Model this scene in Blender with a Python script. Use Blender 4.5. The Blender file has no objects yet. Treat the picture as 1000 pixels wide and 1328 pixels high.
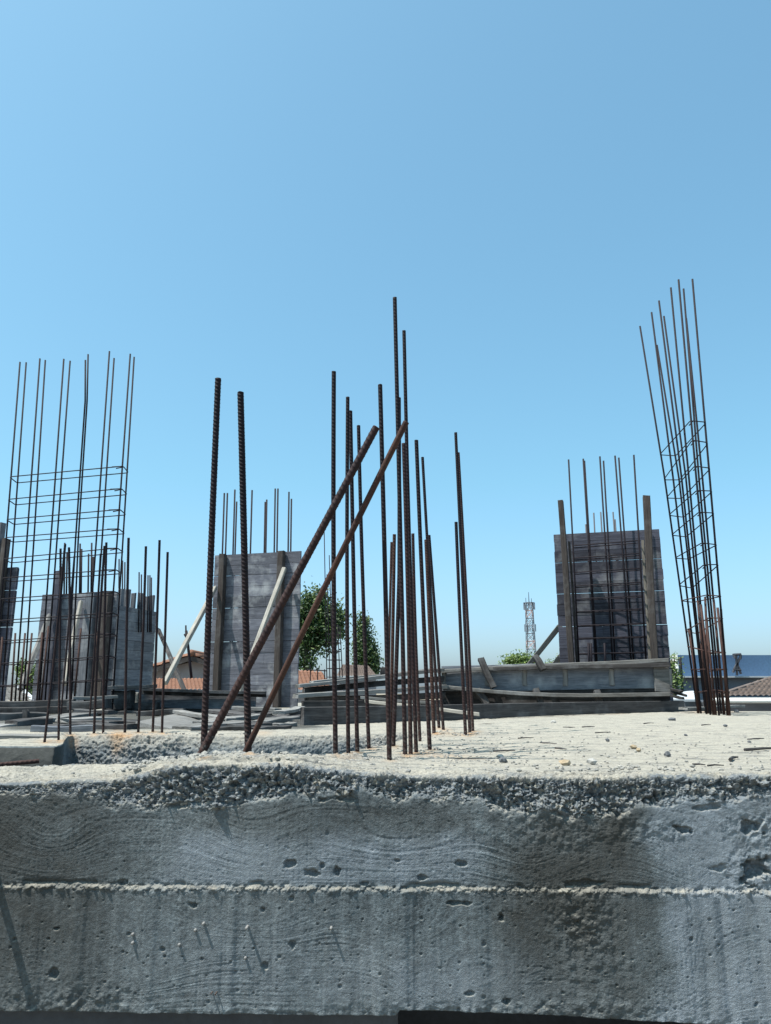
import bpy, math, random
import numpy as np
from mathutils import Vector, Matrix
random.seed(7)
RNG = np.random.default_rng(11)
scene = bpy.context.scene
COL = scene.collection

# ------------------------------------------------------------------ camera
F = 1000.0; CX, CY = 500.0, 664.0
YH = 897.0
PITCH = math.atan((YH - CY) / F)
CAMH = 0.165                      # eye height above the slab top (z = 0)
GROUND = -3.6
cp, sp = math.cos(PITCH), math.sin(PITCH)
cam_d = bpy.data.cameras.new('camera')
cam = bpy.data.objects.new('camera', cam_d); COL.objects.link(cam)
cam.location = (0, 0, CAMH); cam.rotation_euler = (math.pi/2 + PITCH, 0, 0)
cam_d.sensor_fit = 'VERTICAL'; cam_d.sensor_height = 36.0
cam_d.lens = 36.0 * F / 1328.0
cam_d.clip_start = 0.02; cam_d.clip_end = 3000
scene.camera = cam

def ray(px, py):
    a = (px - CX)/F; b = (CY - py)/F
    return Vector((a, cp - b*sp, sp + b*cp))
def P(px, py, D):                 # point seen at a pixel, at distance D
    r = ray(px, py); t = D / r.y
    return Vector((r.x*t, D, CAMH + r.z*t))
def G(px, py, z=0.0):             # point on a level plane
    r = ray(px, py); t = (z - CAMH)/r.z
    return Vector((r.x*t, r.y*t, z))

# ------------------------------------------------------------------ noise (numpy)
def _hash(ix, iy, iz, seed):
    h = (ix.astype(np.int64)*374761393 + iy.astype(np.int64)*668265263 + iz.astype(np.int64)*2147483647 + seed*1274126177) & 0xffffffff
    h = ((h ^ (h >> 13)) * 1274126177) & 0xffffffff
    h = ((h ^ (h >> 16)) * 2246822519) & 0xffffffff
    h = h ^ (h >> 15)
    return (h & 0xffffff).astype(np.float64) / float(0xffffff)
def vnoise(x, y, z, seed=0):
    ix, iy, iz = np.floor(x), np.floor(y), np.floor(z)
    fx, fy, fz = x-ix, y-iy, z-iz
    ix, iy, iz = ix.astype(np.int64), iy.astype(np.int64), iz.astype(np.int64)
    u, v, w = fx*fx*(3-2*fx), fy*fy*(3-2*fy), fz*fz*(3-2*fz)
    def c(a, b, d): return _hash(ix+a, iy+b, iz+d, seed)
    x00 = c(0,0,0)*(1-u)+c(1,0,0)*u; x10 = c(0,1,0)*(1-u)+c(1,1,0)*u
    x01 = c(0,0,1)*(1-u)+c(1,0,1)*u; x11 = c(0,1,1)*(1-u)+c(1,1,1)*u
    y0 = x00*(1-v)+x10*v; y1 = x01*(1-v)+x11*v
    return (y0*(1-w)+y1*w)*2-1
def fbm(x, y, z, oct=4, seed=0, gain=.5):
    s = 0; a = 1; t = 0
    for o in range(oct):
        s = s + a*vnoise(x*2**o, y*2**o, z*2**o, seed+o*17); t += a; a *= gain
    return s/t
def worley(x, y, z, seed=0):
    ix, iy, iz = np.floor(x).astype(np.int64), np.floor(y).astype(np.int64), np.floor(z).astype(np.int64)
    d1 = np.full(x.shape, 9.0); idv = np.zeros(x.shape)
    for a in (-1,0,1):
        for b in (-1,0,1):
            for c in (-1,0,1):
                jx, jy, jz = ix+a, iy+b, iz+c
                d = (jx+_hash(jx,jy,jz,seed)-x)**2 + (jy+_hash(jx,jy,jz,seed+1)-y)**2 + (jz+_hash(jx,jy,jz,seed+2)-z)**2
                m = d < d1
                d1 = np.where(m, d, d1); idv = np.where(m, _hash(jx,jy,jz,seed+3), idv)
    return np.sqrt(d1), idv
def facets(x, y, z, seed, k=1.0):
    ix, iy, iz = np.floor(x).astype(np.int64), np.floor(y).astype(np.int64), np.floor(z).astype(np.int64)
    best = np.full(x.shape, 9.0); idv = np.zeros(x.shape); val = np.zeros(x.shape)
    for a in (-1,0,1):
        for b in (-1,0,1):
            for c in (-1,0,1):
                jx, jy, jz = ix+a, iy+b, iz+c
                ox, oy, oz = jx+_hash(jx,jy,jz,seed)-x, jy+_hash(jx,jy,jz,seed+1)-y, jz+_hash(jx,jy,jz,seed+2)-z
                d = ox*ox+oy*oy+oz*oz; i_ = _hash(jx,jy,jz,seed+3)
                m = d < best
                g = ox*np.cos(i_*97.0)+oy*np.sin(i_*211.0)+oz*np.cos(i_*157.0+1)
                best = np.where(m, d, best); idv = np.where(m, i_, idv); val = np.where(m, g, val)
    return idv + val*k, np.sqrt(best)
def sstep(a, b, x):
    t = np.clip((x-a)/(b-a), 0, 1); return t*t*(3-2*t)

# ------------------------------------------------------------------ object helpers
def tag(o, label=None, cat=None, group=None, kind=None):
    if label: o['label'] = label
    if cat: o['category'] = cat
    if group: o['group'] = group
    if kind: o['kind'] = kind
    return o
def empty(name, loc, label, cat, group=None):
    o = bpy.data.objects.new(name, None); COL.objects.link(o); o.location = loc
    o.empty_display_size = .1
    return tag(o, label, cat, group)
class MB:
    def __init__(s): s.v = []; s.f = []; s.t = []
    def add(s, vs, fs, tone=0.5):
        n = len(s.v); s.v += [tuple(p) for p in vs]; s.f += [tuple(i+n for i in f) for f in fs]; s.t += [tone]*len(vs)
    def box(s, lo, hi, tone=0.5):
        (a,b,c),(d,e,f) = lo, hi
        s.add([(a,b,c),(d,b,c),(d,e,c),(a,e,c),(a,b,f),(d,b,f),(d,e,f),(a,e,f)],
              [(0,3,2,1),(4,5,6,7),(0,1,5,4),(1,2,6,5),(2,3,7,6),(3,0,4,7)], tone)
    def tube(s, pts, r, n=8, tone=.5, cap=True, closed=False):
        pts = [Vector(p) for p in pts]; rings = []
        m = len(pts); ref = None
        for i, p in enumerate(pts):
            if closed: d = (pts[(i+1) % m]-pts[i-1])
            else: d = pts[min(i+1, m-1)]-pts[max(i-1, 0)]
            d.normalize()
            if ref is None: ref = Vector((0,0,1)) if abs(d.z) < .8 else Vector((1,0,0))
            a = d.cross(ref); a.normalize(); b = d.cross(a); ref = -(b) if False else ref
            rr = r[i] if isinstance(r, (list, tuple)) else r
            rings.append([p + a*(rr*math.cos(2*math.pi*k/n)) + b*(rr*math.sin(2*math.pi*k/n)) for k in range(n)])
        vs = [v for g in rings for v in g]; fs = []
        for i in range(m if closed else m-1):
            j = (i+1) % m
            for k in range(n):
                l = (k+1) % n
                fs.append((i*n+k, i*n+l, j*n+l, j*n+k))
        if cap and not closed:
            fs.append(tuple(range(n))[::-1]); fs.append(tuple((m-1)*n+k for k in range(n)))
        s.add(vs, fs, tone)
    def build(s, name, mat, parent=None, origin=None, smooth=False):
        if origin is None: origin = Vector((0,0,0))
        origin = Vector(origin)
        me = bpy.data.meshes.new(name)
        me.from_pydata([(a-origin.x, b-origin.y, c-origin.z) for a, b, c in s.v], [], s.f)
        at = me.attributes.new('tone', 'FLOAT', 'POINT'); at.data.foreach_set('value', s.t)
        if smooth: me.polygons.foreach_set('use_smooth', [True]*len(me.polygons))
        me.materials.append(mat); me.update()
        o = bpy.data.objects.new(name, me); COL.objects.link(o)
        if parent is not None:
            o.parent = parent; o.location = origin - parent.location
        else: o.location = origin
        return o

# ------------------------------------------------------------------ materials
def mat_new(name):
    m = bpy.data.materials.new(name); m.use_nodes = True
    nt = m.node_tree; nt.nodes.clear()
    out = nt.nodes.new('ShaderNodeOutputMaterial'); b = nt.nodes.new('ShaderNodeBsdfPrincipled')
    nt.links.new(b.outputs[0], out.inputs[0])
    return m, nt, b
class N:
    def __init__(s, nt): s.nt = nt
    def n(s, t, **kw):
        o = s.nt.nodes.new(t)
        for k, v in kw.items(): setattr(o, k, v)
        return o
    def l(s, a, b): s.nt.links.new(a, b)
    def coord(s, scale=(1,1,1), kind='Object'):
        c = s.n('ShaderNodeTexCoord'); m = s.n('ShaderNodeMapping'); m.inputs['Scale'].default_value = scale
        s.l(c.outputs[kind], m.inputs[0]); return m.outputs[0]
    def noise(s, vec, scale, detail=4, rough=.55):
        t = s.n('ShaderNodeTexNoise'); t.inputs['Scale'].default_value = scale; t.inputs['Detail'].default_value = detail
        t.inputs['Roughness'].default_value = rough; s.l(vec, t.inputs['Vector']); return t.outputs['Fac']
    def ramp(s, fac, stops):
        r = s.n('ShaderNodeValToRGB'); e = r.color_ramp.elements
        while len(e) < len(stops): e.new(0.5)
        for el, (p, c) in zip(e, stops): el.position = p; el.color = (*c, 1) if len(c) == 3 else c
        s.l(fac, r.inputs[0]); return r.outputs[0]
    def mix(s, fac, a, b, mode='MIX'):
        m = s.n('ShaderNodeMix', data_type='RGBA', blend_type=mode)
        for sock, v in ((m.inputs[0], fac), (m.inputs[6], a), (m.inputs[7], b)):
            if hasattr(v, 'links'): s.l(v, sock)
            elif isinstance(v, (int, float)): sock.default_value = v
            else: sock.default_value = (*v, 1)
        return m.outputs[2]
    def attr(s, name):
        a = s.n('ShaderNodeAttribute'); a.attribute_name = name; return a.outputs['Fac']
    def math(s, op, a, b=0.0):
        m = s.n('ShaderNodeMath', operation=op)
        for sock, v in ((m.inputs[0], a), (m.inputs[1], b)):
            if hasattr(v, 'links'): s.l(v, sock)
            else: sock.default_value = v
        return m.outputs[0]
    def bump(s, h, bsdf, strength=.5, dist=.002):
        b = s.n('ShaderNodeBump'); b.inputs['Strength'].default_value = strength; b.inputs['Distance'].default_value = dist
        s.l(h, b.inputs['Height']); s.l(b.outputs[0], bsdf.inputs['Normal'])

def grey(v): return (v, v, v)
def concrete_mat():
    m, nt, b = mat_new('raw_concrete'); k = N(nt)
    co = k.coord()
    big = k.noise(co, 3.0, 5, .6); fine = k.noise(co, 60, 5, .65); mid = k.noise(co, 14, 4, .6)
    streak = k.noise(k.coord((60, 8, 3)), 1.0, 3, .6)
    c = k.ramp(big, [(.3, (.088,.107,.119)), (.7, (.138,.156,.165))])
    c = k.mix(.55, c, k.ramp(mid, [(.25, grey(.36)), (.75, grey(.62))]), 'OVERLAY')
    c = k.mix(.5, c, k.ramp(fine, [(.3, grey(.3)), (.7, grey(.68))]), 'OVERLAY')
    c = k.mix(.5, c, k.ramp(k.noise(co, 230, 3, .7), [(.3, grey(.2)), (.7, grey(.76))]), 'OVERLAY')
    c = k.mix(.22, c, k.ramp(streak, [(.3, grey(.25)), (.7, grey(.75))]), 'OVERLAY')
    c = k.mix(.75, c, k.ramp(k.attr('grain'), [(.12, grey(.2)), (.88, grey(.8))]), 'OVERLAY')
    c = k.mix(k.attr('stain_shade'), c, k.mix(fine, (.024,.025,.023), (.052,.051,.046)))
    c = k.mix(k.attr('pale'), c, k.mix(fine, (.155,.185,.225), (.31,.345,.385)))
    dust_sun_c = k.mix(fine, (.285,.262,.218), (.405,.375,.315))
    dust_sun_c = k.mix(k.ramp(mid, [(.45, grey(0)), (.75, grey(.55))]), dust_sun_c, (.24,.23,.21))
    scr = k.noise(k.coord((3.5, 42, 20)), 1.6, 5, .7)
    dust_sun_c = k.mix(k.ramp(scr, [(.36, grey(.9)), (.49, grey(0))]), dust_sun_c, (.11,.11,.105))
    crumb = k.noise(co, 160, 3, .7)
    dust_sun_c = k.mix(.45, dust_sun_c, k.ramp(crumb, [(.3, grey(.2)), (.7, grey(.72))]), 'OVERLAY')
    agg = k.n('ShaderNodeTexVoronoi'); agg.inputs['Scale'].default_value = 150; k.l(co, agg.inputs['Vector'])
    ac = k.n('ShaderNodeSeparateColor'); k.l(agg.outputs['Color'], ac.inputs[0])
    aggc = k.ramp(ac.outputs[0], [(0, (.13,.145,.165)), (.45, (.19,.205,.22)), (.8, (.29,.29,.28)), (1, (.40,.37,.30))])
    c = k.mix(k.math('MULTIPLY', k.attr('rough'), .58), c, aggc)
    c = k.mix(k.attr('dust'), c, dust_sun_c)  # dust also carries the painted sunlit look of ledges and lips
    c = k.mix(k.attr('rust'), c, k.mix(mid, (.30,.13,.04), (.50,.30,.13)))
    k.l(c, b.inputs['Base Color']); b.inputs['Roughness'].default_value = .92
    b.inputs['Specular IOR Level'].default_value = .25
    h = k.math('ADD', k.math('MULTIPLY', k.noise(co, 190, 4, .7), 1.0), k.noise(co, 560, 2, .6))
    k.bump(h, b, 1.0, .0024)
    return m
def wood_mat(name, dark, light, cement=.5, axis='x'):
    m, nt, b = mat_new(name); k = N(nt)
    sc = {'x': (1.2, 22, 22), 'z': (22, 22, 1.2)}[axis]
    co = k.coord(); gr = k.noise(k.coord(sc), 2.2, 6, .65); gr2 = k.noise(k.coord(sc), 9, 3, .6)
    pat = k.noise(co, 5.5, 5, .62); pat2 = k.noise(co, 2.0, 3, .6)
    c = k.mix(k.ramp(gr, [(.28, grey(0)), (.72, grey(1))]), dark, light)
    t = k.attr('tone')
    c = k.mix(1.0, c, k.ramp(t, [(0, grey(.5)), (.5, grey(1.0)), (1, grey(1.5))]), 'MULTIPLY')
    c = k.mix(.45, c, k.ramp(gr2, [(.35, grey(.2)), (.65, grey(.7))]), 'OVERLAY')
    pm = k.ramp(k.math('MULTIPLY', pat, pat2), [(.26, grey(0)), (.40, grey(1))])
    c = k.mix(k.math('MULTIPLY', pm, cement), c, (.36,.37,.38))
    k.l(c, b.inputs['Base Color']); b.inputs['Roughness'].default_value = .85; b.inputs['Specular IOR Level'].default_value = .2
    k.bump(k.math('ADD', gr, k.math('MULTIPLY', gr2, .4)), b, .5, .004)
    return m
def rust_mat(name, dark, light, red, base=True):
    m, nt, b = mat_new(name); k = N(nt); co = k.coord()
    n1 = k.noise(co, 30, 5, .65); n2 = k.noise(co, 160, 4, .65); n3 = k.noise(k.coord((1,1,.25)), 7, 3)
    c = k.mix(k.ramp(n1, [(.3, grey(0)), (.7, grey(1))]), dark, light)
    c = k.mix(k.ramp(n3, [(.5, grey(0)), (.72, grey(.8))]), c, red)
    c = k.mix(.5, c, k.ramp(n2, [(.3, grey(.2)), (.7, grey(.75))]), 'OVERLAY')
    if base:
        sep = k.n('ShaderNodeSeparateXYZ'); k.l(co, sep.inputs[0])
        lowz = k.n('ShaderNodeMapRange'); lowz.inputs['From Min'].default_value = .75; lowz.inputs['From Max'].default_value = .0; k.l(sep.outputs[2], lowz.inputs[0])
        c = k.mix(k.math('MULTIPLY', lowz.outputs[0], k.ramp(n1, [(.3, grey(.1)), (.7, grey(.7))])), c, k.mix(n2, (.035,.017,.013), (.085,.040,.026)))
        spl = k.n('ShaderNodeMapRange'); spl.inputs['From Min'].default_value = .20; spl.inputs['From Max'].default_value = .06; k.l(sep.outputs[2], spl.inputs[0])
        c = k.mix(k.math('MULTIPLY', spl.outputs[0], k.ramp(k.noise(co, 55, 4, .7), [(.54, grey(0)), (.64, grey(.75))])), c, (.13,.12,.11))
    k.l(c, b.inputs['Base Color']); b.inputs['Roughness'].default_value = .72; b.inputs['Metallic'].default_value = .0
    b.inputs['Specular IOR Level'].default_value = .2
    k.bump(n2, b, .5, .0008)
    return m
def plain_mat(name, c1, c2, scale=6, rough=.85, bumpd=.003, scale2=60, metal=0):
    m, nt, b = mat_new(name); k = N(nt); co = k.coord()
    n1 = k.noise(co, scale, 5, .6); n2 = k.noise(co, scale2, 4, .6)
    c = k.mix(k.ramp(n1, [(.3, grey(0)), (.7, grey(1))]), c1, c2)
    c = k.mix(.35, c, k.ramp(n2, [(.3, grey(.3)), (.7, grey(.7))]), 'OVERLAY')
    k.l(c, b.inputs['Base Color']); b.inputs['Roughness'].default_value = rough; b.inputs['Metallic'].default_value = metal
    if bumpd: k.bump(n2, b, .5, bumpd)
    return m
def leaf_mat(name, c1, c2, c3):
    m, nt, b = mat_new(name); k = N(nt)
    g = k.n('ShaderNodeNewGeometry')
    c = k.ramp(g.outputs['Random Per Island'], [(0, c1), (.55, c2), (1, c3)])
    k.l(c, b.inputs['Base Color']); b.inputs['Roughness'].default_value = .6
    tr = k.n('ShaderNodeBsdfTranslucent'); k.l(c, tr.inputs[0])
    mx = k.n('ShaderNodeMixShader'); mx.inputs[0].default_value = .3
    k.l(b.outputs[0], mx.inputs[1]); k.l(tr.outputs[0], mx.inputs[2])
    k.l(mx.outputs[0], [n for n in nt.nodes if n.type == 'OUTPUT_MATERIAL'][0].inputs[0])
    return m
M_CON = concrete_mat()
M_RUST = rust_mat('rusty_steel', (0.014,0.009,0.011), (0.034,0.018,0.019), (0.051,0.023,0.019))
M_RUSTRED = rust_mat('red_rusty_steel', (0.027,0.014,0.013), (0.060,0.030,0.024), (0.084,0.040,0.027))
M_CAGE_RUSTRED = rust_mat('cage_red_rusty_steel', (0.027,0.014,0.013), (0.060,0.030,0.024), (0.084,0.040,0.027), False)
M_STEEL = rust_mat('dark_steel', (0.006,0.005,0.009), (0.013,0.009,0.013), (0.019,0.011,0.013))
M_CAGE_STEEL = rust_mat('cage_dark_steel', (0.006,0.005,0.009), (0.013,0.009,0.013), (0.019,0.011,0.013), False)
M_FARSTEEL = plain_mat('blue_grey_steel', (0.027,0.029,0.038), (0.045,0.045,0.054), 10, .6, 0)
M_FORM = wood_mat('weathered_form_boards', (0.059,0.061,0.075), (0.132,0.138,0.163), .7)
M_FORMD = wood_mat('dark_form_boards', (0.029,0.031,0.044), (0.076,0.079,0.104), .3)
M_STUD = wood_mat('brown_stud_wood', (0.031,0.025,0.024), (0.075,0.064,0.058), .15)
M_PLANK = wood_mat('grey_plank_wood', (0.080,0.078,0.077), (0.200,0.192,0.180), .3)
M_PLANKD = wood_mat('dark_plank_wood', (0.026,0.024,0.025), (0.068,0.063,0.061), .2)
M_LIGHTW = wood_mat('pale_timber', (0.192,0.180,0.160), (0.320,0.300,0.264), .1)
M_PLY = wood_mat('blue_grey_plywood', (0.085,0.094,0.113), (0.169,0.182,0.203), .55)
M_TERRA = plain_mat('terracotta_tiles', (0.150,0.066,0.040), (0.225,0.108,0.065), 8, .85, .01, 30)
M_BROWNT = plain_mat('brown_roof_tiles', (0.076,0.057,0.050), (0.144,0.108,0.090), 5, .9, .01, 30)
M_WALLW = plain_mat('pale_render', (0.240,0.224,0.232), (0.304,0.280,0.284), 1.5, .9, .002)
M_BLUEW = plain_mat('blue_grey_paint', (0.055,0.111,0.202), (0.073,0.143,0.240), .9, .7, .001, 20)
M_TREEC = [leaf_mat('dark_leaves', (.018,.040,.016), (.045,.088,.026), (.11,.17,.04)),
           leaf_mat('bright_leaves', (.04,.08,.015), (.09,.15,.03), (.20,.27,.06))]
M_BARK = plain_mat('bark', (.06,.045,.035), (.13,.10,.08), 8, .9, .01)
M_GROUND = plain_mat('dry_earth', (.16,.13,.09), (.27,.23,.17), .4, .95, .01, 6)
M_STONE = plain_mat('crushed_stone', (0.240,0.240,0.240), (0.416,0.392,0.352), 25, .9, .002, 150)
M_DSTONE = plain_mat('dark_stone', (0.064,0.068,0.076), (0.128,0.132,0.140), 25, .9, .002, 150)
M_TAN = plain_mat('tan_stone', (0.256,0.187,0.110), (0.352,0.288,0.202), 25, .9, .002, 150)
M_NAIL = plain_mat('nail_grey', (.14,.14,.14), (.24,.23,.22), 200, .8, 0)
M_WHITE = plain_mat('white_paint', (.72,.72,.70), (.80,.80,.78), 3, .6, 0)
M_RED = plain_mat('red_paint', (.34,.25,.25), (.40,.29,.28), 3, .6, 0)
M_TOWER = plain_mat('tower_grey', (.16,.20,.25), (.24,.28,.33), 3, .6, 0)
M_ZINC = plain_mat('pale_zinc', (0.360,0.376,0.400), (0.480,0.496,0.512), 3, .6, .001, 25)

# ------------------------------------------------------------------ world and sun
LD = Vector((.43, .18, -1.0)).normalized()
SUNDIR = -LD
ELEV = math.asin(SUNDIR.z); AZ = math.atan2(SUNDIR.x, SUNDIR.y)      # clockwise from +Y
w = bpy.data.worlds.new('World'); scene.world = w; w.use_nodes = True
nt = w.node_tree; nt.nodes.clear()
wo = nt.nodes.new('ShaderNodeOutputWorld'); bg = nt.nodes.new('ShaderNodeBackground'); sky = nt.nodes.new('ShaderNodeTexSky')
sky.sky_type = 'NISHITA'; sky.sun_disc = False; sky.sun_elevation = ELEV; sky.sun_rotation = AZ
sky.altitude = 0; sky.air_density = 1.0; sky.dust_density = 2.3; sky.ozone_density = 6.0
bg.inputs[1].default_value = .15
gam = nt.nodes.new('ShaderNodeGamma'); gam.inputs[1].default_value = .78
tin = nt.nodes.new('ShaderNodeMix'); tin.data_type = 'RGBA'; tin.blend_type = 'MULTIPLY'; tin.inputs[0].default_value = 1; tin.inputs[7].default_value = (1.02, 1.27, 1.24, 1)
wtc = nt.nodes.new('ShaderNodeTexCoord'); wsp = nt.nodes.new('ShaderNodeSeparateXYZ'); wmr = nt.nodes.new('ShaderNodeMapRange'); wmx = nt.nodes.new('ShaderNodeMix')
wmr.inputs['From Min'].default_value = .0; wmr.inputs['From Max'].default_value = .26; wmx.data_type = 'RGBA'
wmx.inputs[6].default_value = (1.07, 1.235, 1.38, 1); wmx.inputs[7].default_value = (.88, 1.28, 1.20, 1)      # milky air low down, clear blue above
nt.links.new(wtc.outputs['Generated'], wsp.inputs[0]); nt.links.new(wsp.outputs[2], wmr.inputs[0]); nt.links.new(wmr.outputs[0], wmx.inputs[0]); nt.links.new(wmx.outputs[2], tin.inputs[7])
nt.links.new(sky.outputs[0], gam.inputs[0]); nt.links.new(gam.outputs[0], tin.inputs[6])
nt.links.new(tin.outputs[2], bg.inputs[0]); nt.links.new(bg.outputs[0], wo.inputs[0])
sd = bpy.data.lights.new('sun', 'SUN'); sd.energy = 4.6; sd.angle = math.radians(.5); sd.color = (1, .955, .88)
so = bpy.data.objects.new('sun', sd); COL.objects.link(so); so.location = (-3, -2, 9)
so.rotation_euler = LD.to_track_quat('-Z', 'Y').to_euler()
scene.view_settings.view_transform = 'Standard'; scene.view_settings.look = 'None'
scene.view_settings.exposure = .8; scene.view_settings.gamma = 1

# ------------------------------------------------------------------ ground sheet
g = MB(); R_ = 1500
g.add([(-R_,-R_,GROUND),(R_,-R_,GROUND),(R_,R_,GROUND),(-R_,R_,GROUND)], [(0,1,2,3)])
tag(g.build('ground', M_GROUND), 'dry earth ground far below the slab', None, None, 'structure')

# ================================================================== CONCRETE SLAB
YF = 1.68
def yface(x): return YF - .028*x
def zpx(py, D): return P(500, py, D).z
ZSOF = zpx(1314, YF); ZSEAM = zpx(1152, YF)
us = np.concatenate([np.linspace(-1.5, -.62, 45)[:-1], np.linspace(-.62, .62, 1250), np.linspace(.62, 1.5, 45)[1:]])
PXC = 500 + us*1000*1.0           # approx pixel column of every mesh column
def interp(px, pts):
    return np.interp(px, [p[0] for p in pts], [p[1] for p in pts])
zlow_py = interp(PXC, [(-900,1030),(0,1026),(60,1030),(120,1036),(200,1044),(300,1049),(350,1042),(420,1034),(520,1040),(600,1046),(660,1052),(720,1060),(790,1058),(840,1046),(920,1042),(1000,1032),(1900,1035)])
jit = fbm(PXC*.03, PXC*0, PXC*0, 4, 5)*6
zlow = np.array([zpx(p, YF) for p in (zlow_py - 6*sstep(300, 420, PXC) + jit*1.4)])
ztop = interp(PXC, [(-900,-.020),(60,-.020),(150,-.012),(190,-.002),(230,.014),(300,.025),(380,.024),(430,.012),(480,.002),(560,0),(2000,0)])
yfr = interp(PXC, [(-900,1.87),(200,1.87),(380,1.95),(420,2.0),(500,2.55),(535,3.0),(560,3.14),(2000,3.14)])
yrear = interp(PXC, [(-900,2.48),(88,2.48),(98,2.56),(104,3.05),(112,3.12),(330,3.02),(420,3.10),(540,3.2),(570,3.2),(2000,3.2)])
depth = interp(PXC, [(-900,.15),(400,.15),(450,.12),(500,.085),(535,.05),(556,.012),(575,0),(2000,0)])
rows = []      # each: arrays y, z, section id
def add_rows(fn, n, sec, skip_first=True):
    for i in range(1 if skip_first else 0, n+1):
        y, z = fn(i/n); rows.append((np.broadcast_to(y, us.shape).copy(), np.broadcast_to(z, us.shape).copy(), sec))
yf0 = YF - .028*us*YF
ZSO = np.array([zpx(p, YF) for p in interp(PXC, [(-900,1316),(0,1316),(512,1317),(517,1309),(660,1312),(850,1321),(1000,1330),(1900,1340)])])
add_rows(lambda t: (yf0 + .30*(1-t), ZSO), 4, 0, False)
add_rows(lambda t: (yf0, ZSO + (zlow - ZSO)*t), 320, 1)
SETB = interp(PXC, [(-900,.03),(0,.03),(200,.05),(420,.06),(650,.045),(1000,.035),(1900,.03)])
def rim(t):
    y = yf0 + SETB*(.28*t + .72*t**12); z = zlow + (ztop - zlow)*(1-(1-t)**1.08)
    return y, z
tf = np.linspace(0, 1, 400)
ry_ = yf0[None] + SETB[None]*(.28*tf + .72*tf**12)[:, None]; rz_ = zlow[None] + (ztop-zlow)[None]*(1-(1-tf)**1.08)[:, None]
arc = np.concatenate([np.zeros((1, len(us))), np.cumsum(np.hypot(np.diff(ry_, axis=0), np.diff(rz_, axis=0)), 0)])
NRIM = 105
for i in range(1, NRIM+1):
    ti = np.array([np.interp(i/NRIM*arc[-1, c], arc[:, c], tf) for c in range(len(us))])
    y_, z_ = rim(ti); rows.append((y_, z_, 2))
RIMROWS = NRIM
def ctop(t):
    tt = t**1.3
    return (yf0+SETB) + (yfr - yf0 - SETB)*tt, ztop*(1-sstep(.5,1,tt)*.8)
add_rows(ctop, 95, 3)
zc = ztop*.2
add_rows(lambda t: (yfr + np.minimum(.10, (yrear-yfr)*.25)*t, zc - (depth+zc)*sstep(0,1,t)), 40, 4)
y4 = yfr + np.minimum(.10, (yrear-yfr)*.25); y5 = yrear - np.minimum(.05, (yrear-yfr)*.2)
add_rows(lambda t: (y4 + (y5-y4)*t, -depth), 18, 5)
add_rows(lambda t: (y5 + (yrear-y5)*(.35*t+.65*t**4), -depth*(1-t**.8)), 55, 6)
add_rows(lambda t: (yrear + (4.3-yrear)*t**1.2, 0*us), 100, 7)
add_rows(lambda t: (4.3 + (6.9-4.3)*t, 0*us), 60, 8)
add_rows(lambda t: (6.9 + .02*t + 0*us, -.3*t + 0*us), 3, 9)
YY = np.array([r[0] for r in rows]); ZZ = np.array([r[1] for r in rows]); SEC = np.array([r[2] for r in rows])
ncol = len(us); nrow = len(rows)
XX = us[None, :]*YY
S2 = np.repeat(SEC[:, None], ncol, 1)
# base normals
def grid_normals(X, Y, Z):
    Pm = np.stack([X, Y, Z], -1)
    du = np.gradient(Pm, axis=1); dv = np.gradient(Pm, axis=0)
    n = np.cross(du, dv); n /= (np.linalg.norm(n, axis=-1, keepdims=True) + 1e-12)
    return n
NR = grid_normals(XX, YY, ZZ)
H = np.zeros(XX.shape); stain_shade = np.zeros(XX.shape); pale = np.zeros(XX.shape); rough = np.zeros(XX.shape); dust = np.zeros(XX.shape); rust = np.zeros(XX.shape)  # dust: real dust plus painted sunlit ledges and lips
# pixel row of the face points
TH = np.arctan2(CAMH - ZZ, YY); PYY = CY + F*np.tan(TH + PITCH)
PXX = CX + F*XX/(YY*cp + (ZZ-CAMH)*sp)
fa = (SEC == 1) | (SEC == 2)
x, y, z = XX[fa], YY[fa], ZZ[fa]; px, py = PXX[fa], PYY[fa]; sec = S2[fa]
low = z < ZSEAM
# board-grain imprint flowing round knots
def grain(x, z, px, py, knots, seed):
    q = z + .006*fbm(x*2.2, z*6, 0*x, 3, seed)*3
    kn = np.zeros_like(x)
    for kx, ky, rx, ry, amp in knots:
        dx = (px-kx)/rx; dy = (py-ky)/ry; e = np.exp(-(dx*dx+dy*dy))
        q = q - np.sign(dy)*0*e
        q = q*(1-e*.4) + e*.4*(np.sqrt(dx*dx*1.0+dy*dy*1.3)*.028*amp)
    a = vnoise(q*260, x*5, 0*x, seed+3); b = vnoise(q*430, x*10.0, 0*x, seed+4); c = vnoise(q*120, x*3, 0*x, seed+5)
    return (a*.55 + b*.65 + c*.2)*np.clip(.8+.9*fbm(x*9, z*22, 0*x, 3, seed+8), .25, 1.4)
kU = [(65,1085,55,40,1),(330,1075,60,50,1.2),(690,1100,60,45,1.1),(930,1105,60,40,1.2),(520,1090,90,30,1),(1010,1080,60,50,1)]
kL = [(520,1188,55,38,1.2),(120,1230,100,50,1),(330,1180,90,40,1.2),(860,1260,60,60,1.3),(620,1270,80,50,1.3),(760,1220,60,50,1)]
gU = grain(x, z, px, py, kU, 40); gL = grain(x, z, px, py, kL, 60)
gr_alb = np.where(low, gL, gU)
gmask = .55 + .45*fbm(x*3, z*5, 0*x, 3, 71)
h = np.where(low, gL*.8, gU)*.00085*gmask
h += fbm(x*170, z*210, y*70, 3, 80, .8)*.0010*(.55+.5*sstep(-.4,.5,fbm(x*4, z*5, 0*x, 3, 86)))
h += fbm(x*50, z*60, y*50, 3, 81)*.0005
h += fbm(x*9, z*9, 0*x, 3, 84)*.0018
h += vnoise(x*260, z*9, 0*x, 90)*.00030                                     # vertical saw marks
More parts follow.
